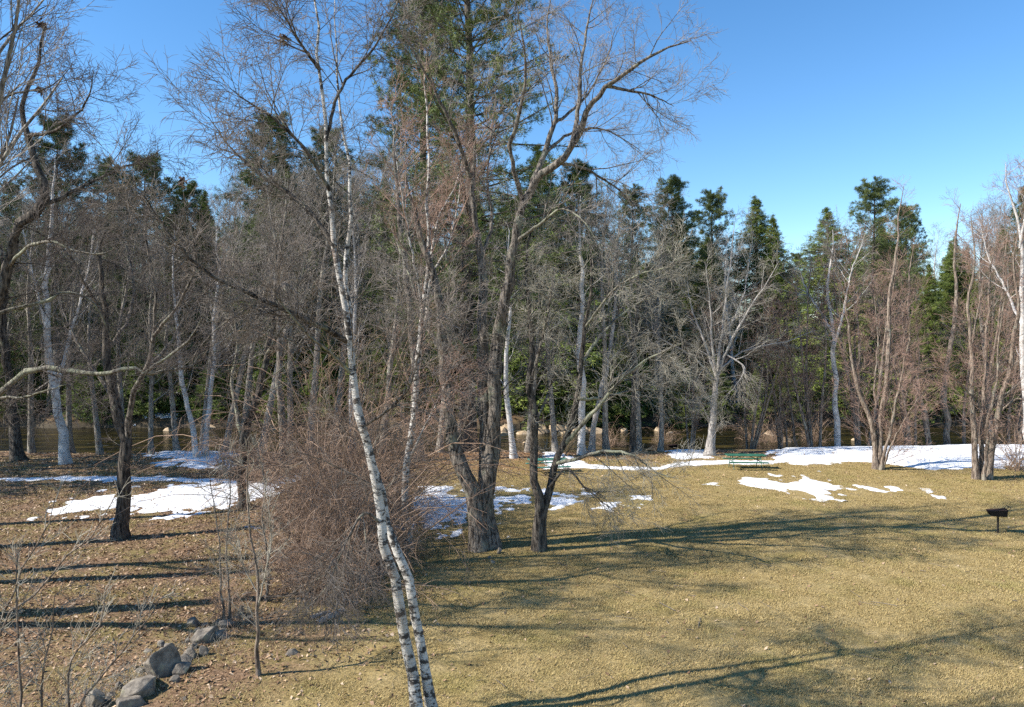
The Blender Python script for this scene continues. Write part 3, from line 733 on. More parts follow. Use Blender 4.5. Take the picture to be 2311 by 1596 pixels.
hero('alder_tree', 'light brown many stemmed tree at the left end of the snow field', 40.6, [
    dict(ground=1, r=(0.15, 0.015), p=[(1976, 1058), (1974, 1000), (1965, 940), (1940, 890), (1925, 820), (1915, 740), (1905, 660)]),
    dict(ground=1, r=(0.16, 0.012), p=[(1982, 1058, .1), (1985, 980, .1), (1996, 900, .1), (2002, 820, .1), (2006, 700, .2), (2020, 600, .3), (2030, 500, .3), (2035, 420, .3)]),
    dict(ground=1, r=(0.09, 0.01), p=[(1987, 1057, -.2), (2005, 990, -.6), (2025, 900, -1.), (2045, 800, -1.4), (2060, 700, -1.7)]),
    dict(ground=1, r=(0.05, 0.008), p=[(1989, 1060, -.2), (2010, 1010, -.7), (2040, 950, -1.2), (2085, 880, -1.8)]),
    dict(r=(0.06, 0.008), p=[(1980, 980), (1975, 860, .8), (1980, 760, 1.3), (1970, 640, 1.7)]),
], L_SPEC, 'bark_brown', 'bark_brown', 'twig_red')
hero('alder_tree', 'four stemmed brown tree on the right standing nearest the grill', 37.8, [
    dict(ground=1, r=(0.14, 0.012), p=[(2203, 1083), (2198, 1000), (2193, 900), (2195, 800), (2188, 700), (2196, 580), (2190, 480)]),
    dict(ground=1, r=(0.13, 0.012), p=[(2215, 1083, .2), (2215, 980, .3), (2222, 880, .4), (2228, 760, .5), (2235, 640, .6), (2240, 540, .7)]),
    dict(ground=1, r=(0.15, 0.012), p=[(2230, 1083), (2243, 1000, -.1), (2262, 900, -.3), (2284, 800, -.5), (2298, 700, -.7), (2290, 590, -.8), (2300, 500, -.9)]),
    dict(ground=1, r=(0.08, 0.01), p=[(2222, 1081, -.3), (2230, 980, -.6), (2248, 860, -.9), (2255, 760, -1.1), (2270, 650, -1.3)]),
    dict(r=(0.05, 0.008), p=[(2196, 900), (2150, 850, -.6), (2110, 830, -1.1), (2060, 835, -1.5)]),
    dict(r=(0.05, 0.008), p=[(2255, 930, -.2), (2300, 900, -.8), (2340, 930, -1.3), (2370, 960, -1.6)]),
], L_SPEC, 'bark_brown', 'bark_brown', 'twig_red')
hero('birch_tree', 'white birch at the right edge of the picture', 42.0, [
    dict(ground=1, r=(0.19, 0.015), p=[(2328, 1062), (2318, 930), (2312, 800), (2306, 680), (2305, 600), (2298, 500), (2275, 420), (2270, 370)]),
    dict(r=(0.07, 0.01), p=[(2308, 740), (2270, 650, .6), (2235, 590, 1.1), (2215, 520, 1.5)]),
    dict(r=(0.06, 0.01), p=[(2302, 560), (2315, 470, -.5), (2330, 380, -.9)]),
], FAR_SPEC, 'birch_far', 'birch_far', 'twig_red')
hero('maple_tree', 'leaning brown trunk on the bank behind the snow field', 51.0, [
    dict(ground=1, r=(0.2, 0.015), p=[(2101, 1003), (2090, 950), (2075, 900), (2060, 840), (2046, 760), (2050, 660), (2060, 560)])], FAR_SPEC, 'bark_brown', 'bark_brown', 'twig_red')
hero('maple_tree', 'upright brown trunk on the bank right of the leaning brown one', 51.5, [
    dict(ground=1, r=(0.22, 0.02), p=[(2142, 1001), (2138, 940), (2130, 890), (2145, 780), (2160, 660), (2150, 560), (2165, 460)])], FAR_SPEC, 'bark_brown', 'bark_brown', 'twig_red')
hero('birch_tree', 'crooked white birch on the bank left of the many stemmed tree', 50.0, [
    dict(ground=1, r=(0.2, 0.015), p=[(1892, 1008), (1890, 930), (1884, 850), (1880, 780), (1876, 720), (1868, 650), (1874, 580), (1880, 520)]),
    dict(r=(0.09, 0.012), p=[(1878, 750), (1850, 700, .5), (1825, 665, .9), (1800, 600, 1.2)]),
    dict(r=(0.08, 0.012), p=[(1880, 790), (1905, 700, -.6), (1920, 620, -1.), (1950, 540, -1.4)]),
], FAR_SPEC, 'birch_far', 'birch_far', 'twig_grey')
hero('maple_tree', 'thin dark trunk on the bank above the pale boulder', 49.0, [
    dict(ground=1, r=(0.09, 0.012), p=[(1800, 1012), (1788, 940), (1775, 860), (1770, 760), (1780, 660)])], FAR_SPEC, 'bark_dark', 'bark_dark', 'twig_red')

# ------------------------------------------------------------------ shared tree models for the woods
def wood_tree(seed, h, kind):
    """returns (trunk mesh, crown mesh) of a bare tree of height h, standing at the origin"""
    global rng
    keep = rng; rng = np.random.default_rng(seed)
    tr, cr = Geo(), Geo()
    n = 14
    stems, rad = [], []
    ns = {'maple': 1, 'birch': 1, 'alder': 4, 'ash': 1}[kind]
    for k in range(ns):
        a = rng.uniform(0, 6.28); lean = rng.uniform(0.02, 0.09) if ns == 1 else rng.uniform(0.10, 0.28)
        d = np.array([math.cos(a) * lean, math.sin(a) * lean, 1.0])
        p = [np.array([0.12 * (ns > 1) * math.cos(a), 0.12 * (ns > 1) * math.sin(a), -0.4])]
        hh = h * (1 if ns == 1 else rng.uniform(0.7, 1.0))
        for s_ in range(n - 1):
            d = d + rng.normal(scale=0.05, size=3) * [1, 1, 0]; d[2] = 1
            p.append(p[-1] + d * hh / (n - 1))
        t = np.linspace(0, 1, n)
        r0 = h * (0.0125 if ns == 1 else 0.007)
        r = r0 * (1 - t) ** 0.85 + 0.012
        r[0] *= 1.5; r[1] *= 1.06
        stems.append(np.array(p)); rad.append(r)
    S, Rr = np.array(stems), np.array(rad)
    tr.tubes(S, Rr, 8, 0.15)
    if kind == 'maple':
        l1 = lev(22, 0.26, 0.99, (30, 55), h * 0.30, 8, 0.10, 0.06, 4, rmin=0.012, rlen=0.012, shrink=0.55)
        l2 = lev(9, 0.15, 1.0, (25, 60), h * 0.105, 5, 0.13, 0.04, 3, rmin=0.009, rlen=0.008)
        l3 = lev(7, 0.15, 1.0, (25, 60), h * 0.045, 4, 0.15, 0.02, 3, rmin=0.0065)
        l4 = lev(3, 0.3, 1.0, (25, 50), h * 0.022, 3, 0.12, 0.02, 3, rmin=0.0055)
    elif kind == 'ash':
        l1 = lev(14, 0.35, 0.98, (25, 45), h * 0.33, 8, 0.10, 0.09, 4, rmin=0.014, rlen=0.014, shrink=0.5)
        l2 = lev(8, 0.2, 1.0, (25, 55), h * 0.12, 5, 0.13, 0.06, 3, rmin=0.010, rlen=0.009)
        l3 = lev(7, 0.2, 1.0, (25, 55), h * 0.05, 4, 0.14, 0.04, 3, rmin=0.007)
        l4 = lev(3, 0.3, 1.0, (25, 50), h * 0.024, 3, 0.12, 0.02, 3, rmin=0.0055)
    elif kind == 'birch':
        l1 = lev(24, 0.30, 0.99, (25, 50), h * 0.22, 7, 0.08, 0.08, 4, rmin=0.010, rlen=0.010, shrink=0.5)
        l2 = lev(9, 0.15, 1.0, (25, 55), h * 0.09, 5, 0.12, 0.0, 3, rmin=0.0075, rlen=0.007)
        l3 = lev(7, 0.15, 1.0, (20, 50), h * 0.042, 4, 0.14, -0.05, 3, rmin=0.006)
        l4 = lev(2, 0.3, 1.0, (25, 50), h * 0.02, 3, 0.12, 0.02, 3, rmin=0.005)
    else:
        l1 = lev(14, 0.15, 0.99, (25, 55), h * 0.22, 6, 0.09, 0.06, 3, rmin=0.010, rlen=0.009, shrink=0.5)
        l2 = lev(8, 0.15, 1.0, (25, 50), h * 0.10, 4, 0.12, 0.07, 3, rmin=0.0075, rlen=0.007)
        l3 = lev(4, 0.15, 1.0, (25, 50), h * 0.05, 3, 0.13, 0.04, 3, rmin=0.0055)
        l4 = lev(2, 0.3, 1.0, (25, 50), h * 0.022, 3, 0.12, 0.02, 3, rmin=0.005)
    C, Cr = spawn(S, Rr, **{a: b for a, b in l1.items() if a != 'sides'})
    tr.tubes(C, Cr, 4)
    l2['rmin'] *= 1.35; l2['rlen'] *= 1.3
    C, Cr = spawn(C, Cr, **{a: b for a, b in l2.items() if a != 'sides'})
    tr.tubes(C, Cr, 3)
    l4['num'] = max(1, l4['num'] - 1)
    for L in (l3, l4):
        C, Cr = spawn(C, Cr, **{a: b for a, b in L.items() if a != 'sides'})
        cr.tubes(C, Cr, 3)
    rng = keep
    return tr.mesh('trunk_' + kind), cr.mesh('crown_' + kind)

def needles(g, pos, dirs, n, length, width, spread, flat=1.0, size=None):
    """tufts: n slim blades at each pos around dirs"""
    B = len(pos)
    b = np.repeat(np.arange(B), n)
    d = dirs[b] + rng.normal(scale=spread, size=(B * n, 3)) * [1, 1, flat]
    d /= np.linalg.norm(d, axis=1, keepdims=True) + 1e-9
    s = np.cross(d, rng.normal(size=d.shape)); s /= np.linalg.norm(s, axis=1, keepdims=True) + 1e-9
    f = (np.ones(B) if size is None else size)[b][:, None]
    L = length * f * rng.uniform(0.6, 1.15, (B * n, 1)); W = width * f * rng.uniform(0.7, 1.2, (B * n, 1))
    p = pos[b] + f * rng.normal(scale=length * 0.12, size=d.shape)
    V = np.stack([p - s * W * 0.5 + d * L * 0.25, p + s * W * 0.5 + d * L * 0.25, p + d * L], 1)
    # a fold along the middle gives each blade its own shading
    t = np.arange(B * n * 3).reshape(-1, 3)
    g.add(V, None, t)
def conifer(seed, h, kind, r_max, z0f=0.12, dens=1.0):
    global rng
    keep = rng; rng = np.random.default_rng(seed)
    tr, cr = Geo(), Geo()
    n = 12
    p = np.zeros((n, 3)); p[:, 2] = np.linspace(-0.4, h, n); p[1:, :2] = np.cumsum(rng.normal(scale=h * 0.003, size=(n - 1, 2)), 0)
    t = np.linspace(0, 1, n)
    r = h * 0.0125 * (1 - t) ** 0.9 + 0.015; r[0] *= 1.4
    tr.tubes(p[None], r[None], 9, 0.15)
    zs, az = [], []
    z = h * z0f
    while z < h * (0.985 if kind == 'pine' else 0.997):
        f = z / h
        m = 5 if kind == 'pine' else 6
        a0 = rng.uniform(0, 6.28)
        for k in range(m):
            if rng.random() < (0.12 if kind == 'pine' else 0.05): continue
            zs.append(z + rng.normal(scale=0.12)); az.append(a0 + k * 6.283 / m + rng.normal(scale=0.25))
        z += (0.030 if kind == 'pine' else 0.022) * h / dens * (1.15 - 0.6 * f) * rng.uniform(0.8, 1.25)
    zs, az = np.array(zs), np.array(az)
    f = (zs / h - z0f) / (1 - z0f)
    if kind == 'pine':
        prof = np.clip(np.minimum(0.55 + 1.5 * f, 1.15 - 0.95 * f), 0.10, 1.0)
        L = r_max * prof * rng.uniform(0.62, 1.15, len(zs))
        el = np.radians(2 + 38 * f + rng.normal(scale=7, size=len(zs)))
    else:
        prof = np.clip(np.minimum(0.65 + 2.5 * f, (1 - f) ** 1.05 + 0.01), 0.012, 1.0)
        L = r_max * prof * rng.uniform(0.7, 1.12, len(zs))
        el = np.radians(8 + 26 * f + rng.normal(scale=7, size=len(zs)))
    nb = 7
    d = np.stack([np.cos(az) * np.cos(el), np.sin(az) * np.cos(el), np.sin(el)], 1)
    Bp = np.zeros((len(zs), nb, 3)); Bp[:, 0] = np.stack([np.interp(zs, p[:, 2], p[:, 0]), np.interp(zs, p[:, 2], p[:, 1]), zs], 1)
    for s_ in range(1, nb):
        d = d + rng.normal(scale=0.06, size=d.shape)
        d[:, 2] += (0.05 if s_ > 3 else -0.02) if kind == 'pine' else (-0.10 if s_ < 5 else 0.02)
        d /= np.linalg.norm(d, axis=1, keepdims=True)
        Bp[:, s_] = Bp[:, s_ - 1] + d * (L / (nb - 1))[:, None]
    Br = (0.010 * L + 0.008)[:, None] * np.linspace(1, 0.35, nb)[None]
    tr.tubes(Bp, Br, 4)
    if kind == 'pine':
        S, Sr = spawn(Bp, Br, 13, 0.16, 1.0, (28, 65), L * 0.34, 5, 0.12, 0.04, rmin=0.006, rlen=0.010, flat=0.75, shrink=0.55)
        tr.tubes(S[:, ::2], Sr[:, ::2], 3)
        idx = [2, 3, 4]
        pos = np.concatenate([S[:, i] for i in idx]); dr = np.concatenate([S[:, i] - S[:, i - 1] for i in idx])
        mid = 0.5 * (S[:, 3] + S[:, 4]); pos = np.concatenate([pos, mid]); dr = np.concatenate([dr, S[:, 4] - S[:, 3]])
        dr /= np.linalg.norm(dr, axis=1, keepdims=True) + 1e-9; dr[:, 2] += 0.35
        needles(cr, pos + rng.normal(scale=0.08, size=pos.shape), dr, 14, 0.31, 0.031, 0.7)
    else:
        S, Sr = spawn(Bp, Br, 10, 0.10, 1.0, (35, 70), L * 0.34, 4, 0.08, -0.03, rmin=0.006, rlen=0.008, flat=0.85, shrink=0.5)
        tr.tubes(S[:, ::3], Sr[:, ::3], 3)
        idx = [1, 2, 3]
        pos = np.concatenate([S[:, i] for i in idx] + [Bp[:, -1]]); dr = np.concatenate([S[:, i] - S[:, i - 1] for i in idx] + [Bp[:, -1] - Bp[:, -2]])
        dr /= np.linalg.norm(dr, axis=1, keepdims=True) + 1e-9; dr[:, 2] -= 0.12
        needles(cr, pos + rng.normal(scale=0.07, size=pos.shape), dr, 11, 0.34, 0.04, 0.65, 0.5, np.clip(0.3 + 2.2 * (1 - pos[:, 2] / h), 0.3, 1.0))
    rng = keep
    return tr.mesh('trunk_' + kind), cr.mesh('foliage_' + kind, False)

LIB = {
    'maple': [wood_tree(11, 19, 'maple'), wood_tree(12, 19, 'maple'), wood_tree(13, 19, 'ash'), wood_tree(14, 19, 'ash')],
    'birch': [wood_tree(21, 17, 'birch'), wood_tree(22, 17, 'birch')],
    'alder': [wood_tree(31, 11, 'alder'), wood_tree(32, 11, 'alder')],
    'pine': [conifer(41, 32, 'pine', 6.4, 0.16, 1.35), conifer(42, 22, 'pine', 5.2, 0.28), conifer(43, 22, 'pine', 5.2, 0.4, 0.65)],
    'hemlock': [conifer(51, 17, 'hemlock', 5.6, 0.05, 0.8), conifer(52, 17, 'hemlock', 4.9, 0.08, 0.8), conifer(53, 9, 'hemlock', 4.0, 0.03, 0.7)],
}
LIBH = {'maple': [19] * 4, 'birch': [17] * 2, 'alder': [11] * 2, 'pine': [32, 22, 22], 'hemlock': [17, 17, 9]}
_cp = {}
def variant(me, mat):
    """the same shape with another material"""
    k = (me.name, mat)
    if k not in _cp:
        c = me if len(me.materials) == 0 else me.copy()
        c.materials.clear(); c.materials.append(M[mat]); _cp[k] = c
    return _cp[k]
STYLE = {'maple': ('bark_wood', 'twig_grey'), 'birch': ('birch_far', 'twig_grey'), 'alder': ('bark_brown', 'twig_red'), 'pine': ('bark_dark', 'needle_pine'), 'hemlock': ('bark_dark', 'needle_hemlock')}
NAME = {'maple': 'maple_tree', 'birch': 'birch_tree', 'alder': 'alder_tree', 'pine': 'pine_tree', 'hemlock': 'hemlock_tree'}
def plant(kind, x, y, h, label, group=None, v=None, rot=None, style=None, wide=1.0):
    v = random.randrange(len(LIB[kind])) if v is None else v
    st = style or STYLE[kind]
    z = float(gz(x, y))
    root = thing(NAME[kind], label, 'tree', (x, y, z), group)
    s = h / LIBH[kind][v]
    root.scale = (s * wide, s * wide, s)
    root.rotation_euler = (0, 0, random.uniform(0, 6.28) if rot is None else rot)
    a, b = LIB[kind][v]
    link('trunk', variant(a, st[0]), None, root)
    tag(link('crown', variant(b, st[1]), None, root), kind='stuff')
    return root
def at(px, d): return (px - 1155.5) / FPX * d, d
def top_h(py, d, x, y): return P(1155, py, d)[2] - float(gz(x, y))

# ---- trees one can name
for kind, px, d, top, v, label, wide in [
    ('pine', 1055, 47.5, -400, 0, 'tallest white pine rising past the top edge behind the big tree', 1.0),
    ('pine', 915, 57.0, -170, 0, 'second tall white pine left of the tallest one', 0.95),
    ('pine', 1520, 82.0, 408, 1, 'pine with airy top right of the big tree crown', 0.95),
    ('pine', 1612, 86.0, 438, 2, 'dark blue green pine with open layered top', 1.0),
    ('hemlock', 1706, 84.0, 442, 1, 'pointed hemlock between the open pine and the small spire', 1.35),
    ('hemlock', 1745, 80.0, 484, 1, 'small narrow green spire on the right skyline', 0.95),
    ('hemlock', 1868, 76.0, 470, 0, 'bright yellow green hemlock left of the bushy pine', 1.4),
    ('pine', 1962, 82.0, 416, 2, 'bushy topped pine, highest on the right skyline', 1.15),
    ('pine', 2040, 90.0, 470, 1, 'lower pine right of the bushy topped pine', 0.9),
    ('pine', 2325, 76.0, 430, 1, 'pine at the right edge behind the white birch', 0.9),
    ('pine', 130, 72.5, 275, 1, 'tallest pine of the left skyline', 1.0),
    ('pine', 325, 76.0, 358, 1, 'rounded pine on the left skyline', 1.2),
    ('pine', 245, 84.0, 370, 2, 'pine between the tallest and the rounded one on the left', 1.0),
    ('pine', 430, 80.0, 420, 1, 'lower pine in the gap of the left skyline', 1.0),
    ('pine', 610, 74.0, 265, 1, 'pine top left of the leaning birch crown', 1.0),
    ('hemlock', 1230, 60.0, 330, 0, 'tall dark hemlock right behind the big tree', 1.3),
    ('pine', 1310, 74.0, 375, 1, 'pine behind the right half of the big tree', 1.0),
    ('pine', 740, 78.0, 300, 1, 'pine directly behind the leaning birch', 1.0),
    ('pine', 1420, 90.0, 430, 2, 'thin pine behind the lichen limb of the big tree', 1.0),
]:
    x, y = at(px, d)
    if 48 < y < 72: y = 72.5 if y > 55 else 47.5
    plant(kind, x, y, top_h(top, y, x, y), label, v=v, wide=wide * 1.05)

# ---- the woods: individuals in bands
def scatter(n, y0, y1, md, taken, xspread=0.74, xlim=None):
    out, tries = [], 0
    while len(out) < n and tries < n * 200:
        tries += 1
        y = math.sqrt(random.uniform(y0 * y0, y1 * y1))
        x = random.uniform(-1, 1) * (xspread * y + 3)
        if xlim and not (xlim[0] < x / y < xlim[1]): continue
        if all((x - a) ** 2 + (y - b) ** 2 > md * md for a, b in taken):
            out.append((x, y)); taken.append((x, y))
    return out
taken = []
def skyline(u):
    """height of the wood's edge by direction"""
    px = 1155.5 + FPX * u
    return float(np.interp(px, [0, 250, 420, 600, 900, 1300, 1480, 1620, 1800, 1950, 2150, 2311], [370, 400, 430, 330, 330, 400, 440, 520, 520, 500, 500, 450]))
for (x, y) in scatter(62, 72.2, 84, 2.3, taken):
    k = random.choices(['hemlock', 'maple', 'birch', 'alder'], [5.5, 3, 1, 1])[0]
    hs = top_h(skyline(x / y), y, x, y) * random.uniform(0.55, 0.98)
    if k == 'alder': hs = random.uniform(9, 13)
    if k == 'hemlock': hs = min(hs, random.uniform(7, 16))
    side = 'left' if x < -15 else ('right' if x > 15 else 'middle')
    nm = {'hemlock': 'dark hemlock', 'maple': 'bare grey tree', 'birch': 'bare birch', 'alder': 'bare reddish many stemmed tree'}[k]
    plant(k, x, y, hs, nm + ' at the edge of the wood across the river, ' + side + ' part', nm + 's edging the wood, ' + side + ' part')
for (x, y) in scatter(120, 85, 125, 2.9, taken):
    k = random.choices(['hemlock', 'pine', 'maple', 'birch'], [2.4, 1.4, 5, 1.2])[0]
    hs = top_h(skyline(x / y), y, x, y) * random.uniform(0.66, 0.99)
    side = 'left' if x < -20 else ('right' if x > 20 else 'middle')
    nm = {'hemlock': 'hemlock', 'maple': 'bare grey tree', 'birch': 'bare birch', 'pine': 'pine'}[k]
    plant(k, x, y, hs, nm + ' deep in the wood across the river, ' + side + ' part', nm + 's deep in the wood, ' + side + ' part')
for (x, y) in scatter(110, 126, 190, 4.2, taken):
    k = random.choices(['hemlock', 'maple'], [1.3, 2])[0]
    hs = top_h(skyline(x / y) + 30, y, x, y) * random.uniform(0.6, 0.95)
    nm = {'hemlock': 'conifer', 'maple': 'bare tree'}[k]
    plant(k, x, y, hs, 'farthest ' + nm + ' closing the view behind the wood', 'farthest ' + nm + 's', v=random.randrange(2))
for (x, y) in scatter(30, 71.0, 73.5, 2.2, taken):
    side = 'left' if x < -15 else ('right' if x > 15 else 'middle')
    plant('hemlock', x, y, random.uniform(4.5, 8.5), 'low hemlock leaning over the far water edge, ' + side + ' part', 'low hemlocks along the far water edge, ' + side + ' part', v=2, wide=1.1)
# near bank fillers
for px, d, top, k, label in [
    (505, 46.5, 430, 'maple', 'bare grey tree on the near bank right of the thin birches'),
    (585, 45.5, 330, 'maple', 'tall bare grey tree on the near bank behind the forked tree'),
    (700, 46.0, 300, 'maple', 'tall bare grey tree on the near bank behind the thicket'),
    (795, 46.8, 420, 'birch', 'birch on the near bank behind the leaning birch'),
    (860, 46.0, 380, 'maple', 'bare grey tree on the near bank between the birches'),
    (1255, 47.0, 480, 'maple', 'bare grey tree on the near bank behind the two stemmed tree'),
    (1370, 47.5, 420, 'maple', 'tall bare tree on the near bank right of the leaning trunk'),
    (1490, 48.0, 560, 'maple', 'bare grey tree on the near bank beside the far grill'),
    (225, 46.2, 520, 'maple', 'bare grey tree on the near bank behind the lawn tree'),
    (340, 46.0, 560, 'maple', 'bare grey tree on the near bank left of the thin birches'),
    (70, 46.8, 480, 'maple', 'bare grey tree on the near bank by the dark trunk'),
    (455, 47.2, 470, 'maple', 'bare grey tree on the near bank just behind the thin birches'),
    (545, 47.6, 400, 'maple', 'bare grey tree on the near bank left of the tall one'),
    (650, 47.4, 380, 'maple', 'bare grey tree on the near bank between the two tall ones'),
    (755, 47.5, 350, 'maple', 'bare grey tree on the near bank hidden by the leaning birch'),
    (990, 46.3, 420, 'maple', 'bare grey tree on the near bank beside the tallest pine'),
    (1190, 46.8, 500, 'maple', 'bare grey tree on the near bank right of the tallest pine'),
    (1440, 48.2, 500, 'maple', 'bare grey tree on the near bank above the far grill'),
    (160, 47.0, 500, 'maple', 'bare grey tree on the near bank right of the lone birch'),
    (280, 47.4, 480, 'maple', 'bare grey tree on the near bank hidden by the lawn tree'),
    (400, 47.6, 500, 'maple', 'bare grey tree on the near bank beside the shaded snow'),
    (2245, 52.0, 480, 'maple', 'bare tree on the near bank behind the four stemmed tree'),
]:
    x, y = at(px, d)
    plant(k, x, y, top_h(top, y, x, y), label)
for px, d, top, label in [
    (1690, 49.5, 640, 'reddish many stemmed tree on the bank right of the pale spreading tree'),
    (1840, 50.0, 560, 'reddish many stemmed tree on the bank left of the crooked birch'),
    (1945, 50.5, 480, 'tall reddish many stemmed tree behind the light brown one'),
    (2060, 50.5, 600, 'reddish many stemmed tree behind the snow field'),
    (2190, 51.5, 500, 'tall reddish many stemmed tree right of the upright brown trunk'),
    (2290, 51.5, 520, 'reddish many stemmed tree near the right edge'),
    (1770, 50.5, 700, 'low reddish many stemmed tree above the pale boulder'),
    (1560, 48.8, 700, 'low many stemmed tree left of the pale spreading tree'),
]:
    x, y = at(px, d)
    plant('alder', x, y, top_h(top, y, x, y), label)
# trees beyond the left edge, whose shadows cross the lawn
for x, y, h, k in [(-18.1, 21.2, 19, 'maple'), (-20.0, 21.3, 20, 'maple'), (-20.2, 24.2, 21, 'maple'), (-24.7, 27.3, 19, 'maple'), (-17.0, 17.9, 18, 'maple'), (-32, 34, 20, 'pine'), (-36, 38, 22, 'pine'), (-39, 41, 20, 'pine')]:
    plant(k, x, y, h, 'tree beyond the left edge casting its shadow on the lawn', 'trees beyond the left edge', v=2 + (int(y) % 2) if k == 'maple' else None, wide=1.1)
plant('maple', -9.6, 11.4, 17, 'second tree beside the viewpoint casting shadows on the right lawn', v=3, wide=0.8)
plant('maple', -11.0, 10.0, 15, 'tree beside the viewpoint casting long shadows on the right lawn', v=2)

# ================================================================== SHRUBS AND SAPLINGS
def shrub_mesh(seed, h, spread, nst):
    global rng
    keep = rng; rng = np.random.default_rng(seed)
    st, tw = Geo(), Geo()
    a = rng.uniform(0, 6.283, nst); lean = (0.05 + 1.1 * rng.random(nst) ** 1.5) * spread
    n = 9
    d = np.stack([np.cos(a) * lean, np.sin(a) * lean, np.ones(nst)], 1); d /= np.linalg.norm(d, axis=1, keepdims=True)
    S = np.zeros((nst, n, 3)); S[:, 0] = rng.normal(scale=0.35, size=(nst, 3)) * [1, 1, 0] - [0, 0, 0.1]
    L = h * rng.uniform(0.4, 1.5, nst) * (1 + 0.35 * np.cos(a - rng.uniform(0, 6.28)))
    for k in range(1, n):
        d = d + rng.normal(scale=0.12, size=d.shape); d[:, 2] -= 0.04 + 0.03 * k
        d /= np.linalg.norm(d, axis=1, keepdims=True)
        S[:, k] = S[:, k - 1] + d * (L / (n - 1))[:, None]
    S[:, :, 2] = np.maximum(S[:, :, 2], -0.1)
    r = 0.022 * np.linspace(1, 0.3, n)[None] * rng.uniform(0.7, 1.3, (nst, 1))
    st.tubes(S, r, 4)
    C, Cr = spawn(S, r, 8, 0.25, 1.0, (20, 60), h * 0.34, 7, 0.17, -0.13, rmin=0.005, rlen=0.008)
    tw.tubes(C, Cr, 3)
    C, Cr = spawn(C, Cr, 5, 0.15, 1.0, (25, 75), h * 0.15, 4, 0.2, -0.16, rmin=0.0035)
    tw.tubes(C, Cr, 3)
    rng = keep
    return st.mesh('stems'), tw.mesh('twigs')
SH = [shrub_mesh(61, 5.6, 0.75, 50), shrub_mesh(62, 3.6, 1.0, 46)]
for me in SH:
    me[0].materials.append(M['twig_shrub']); me[1].materials.append(M['twig_shrub'])
def shrub(px, py, v, s, label, group=None):
    g = G(px, py)
    root = thing('shrub', label, 'shrub', g, group)
    root.rotation_euler = (0, 0, random.uniform(0, 6.28)); root.scale = (s * random.uniform(0.9, 1.1), s * random.uniform(0.9, 1.1), s)
    so = link('stems', SH[v][0], None, root); tag(link('twigs', SH[v][1], None, so), kind='stuff')
for px, py, v, s, lb in [
    (690, 1225, 0, 0.8, 'leftmost tall shrub of the brown thicket, beside the left snow patch'), (730, 1175, 0, 1.1, 'tall shrub at the back left of the brown thicket'),
    (785, 1190, 0, 1.15, 'tallest shrub in the middle of the brown thicket'), (840, 1225, 0, 0.95, 'shrub of the thicket touching the leaning birch'),
    (720, 1285, 1, 0.9, 'low spreading shrub at the front left of the thicket'), (780, 1290, 0, 0.85, 'upright shrub at the front middle of the thicket'),
    (835, 1310, 1, 0.9, 'low shrub of the thicket nearest the birch foot'), (660, 1320, 1, 0.6, 'small shrub at the front left corner of the thicket'),
    (715, 1355, 1, 0.6, 'small shrub in front of the thicket by the broken logs'), (785, 1365, 1, 0.65, 'small shrub in front of the thicket right of the logs'),
    (750, 1235, 0, 1.0, 'dense shrub in the heart of the thicket'), (815, 1150, 0, 1.05, 'tall shrub at the back right of the thicket'), (870, 1180, 0, 0.75, 'shrub of the thicket just left of the slender birch')]:
    shrub(px, py, v, s, lb, 'shrubs of the big thicket')
for px, py, v, s, lb in [(600, 1090, 1, 0.8, 'brown shrub on the bank behind the forked tree'), (520, 1075, 1, 0.7, 'brown shrub on the bank right of the thin birches'),
                         (890, 1265, 1, 0.7, 'low shrub at the foot of the slender birch'), (505, 1395, 1, 0.35, 'small twiggy shrub at the upper end of the rocks'),
                         (1835, 1012, 1, 0.75, 'low brush on the bank right of the pale boulder'), (1745, 1014, 1, 0.7, 'low brush on the bank left of the pale boulder'), (1700, 1015, 1, 0.7, 'low brush behind the right picnic table'), (2030, 1005, 1, 0.7, 'low brush behind the snow field'),
                         (2290, 1060, 1, 0.7, 'low brush at the foot of the right edge birch'), (1380, 1022, 1, 0.6, 'low brush on the bank right of the leaning grey trunk'), (1500, 1018, 1, 0.6, 'low brush behind the far grill')]:
    shrub(px, py, v, s, lb)

SAP = [lev(17, 0.2, 1.0, (25, 60), 0.95, 6, 0.10, 0.05, 3, rmin=0.006, rlen=0.009),
       lev(7, 0.15, 1.0, (25, 60), 0.42, 4, 0.14, 0.03, 3, rmin=0.0045)]
def sapling(label, d0, lines, group=None):
    return hero('sapling', label, d0, lines, SAP, 'bark_brown', 'twig_pale', 'twig_pale', 'sapling', 6, group, 14, 0.1)
sapling('straight thin sapling right of the rocks', 15.4, [dict(ground=1, r=(0.04, 0.006), p=[(584, 1538), (580, 1440), (583, 1350), (571, 1250), (563, 1150), (558, 1080), (562, 1000)]), dict(r=(0.015, 0.004), p=[(582, 1370), (600, 1290, -.2), (612, 1220, -.3), (605, 1130, -.4)]), dict(r=(0.012, 0.004), p=[(583, 1340), (550, 1280, .2), (540, 1220, .3)])])
sapling('left one of the two saplings above the rocks', 18.2, [dict(ground=1, r=(0.025, 0.005), p=[(506, 1388), (496, 1280), (490, 1200), (478, 1120), (470, 1040)])])
sapling('right one of the two saplings above the rocks', 18.4, [dict(ground=1, r=(0.028, 0.005), p=[(524, 1384), (512, 1260), (515, 1180), (520, 1090), (515, 1010)])])
sapling('sapling in front of the large left snow patch', 24.0, [dict(ground=1, r=(0.025, 0.006), p=[(660, 1260), (650, 1170), (652, 1090), (648, 1020)])])
sapling('thin sapling with a crooked top beside the thicket', 20.0, [dict(ground=1, r=(0.03, 0.006), p=[(600, 1350), (604, 1260), (590, 1170), (598, 1090), (580, 1000)])])
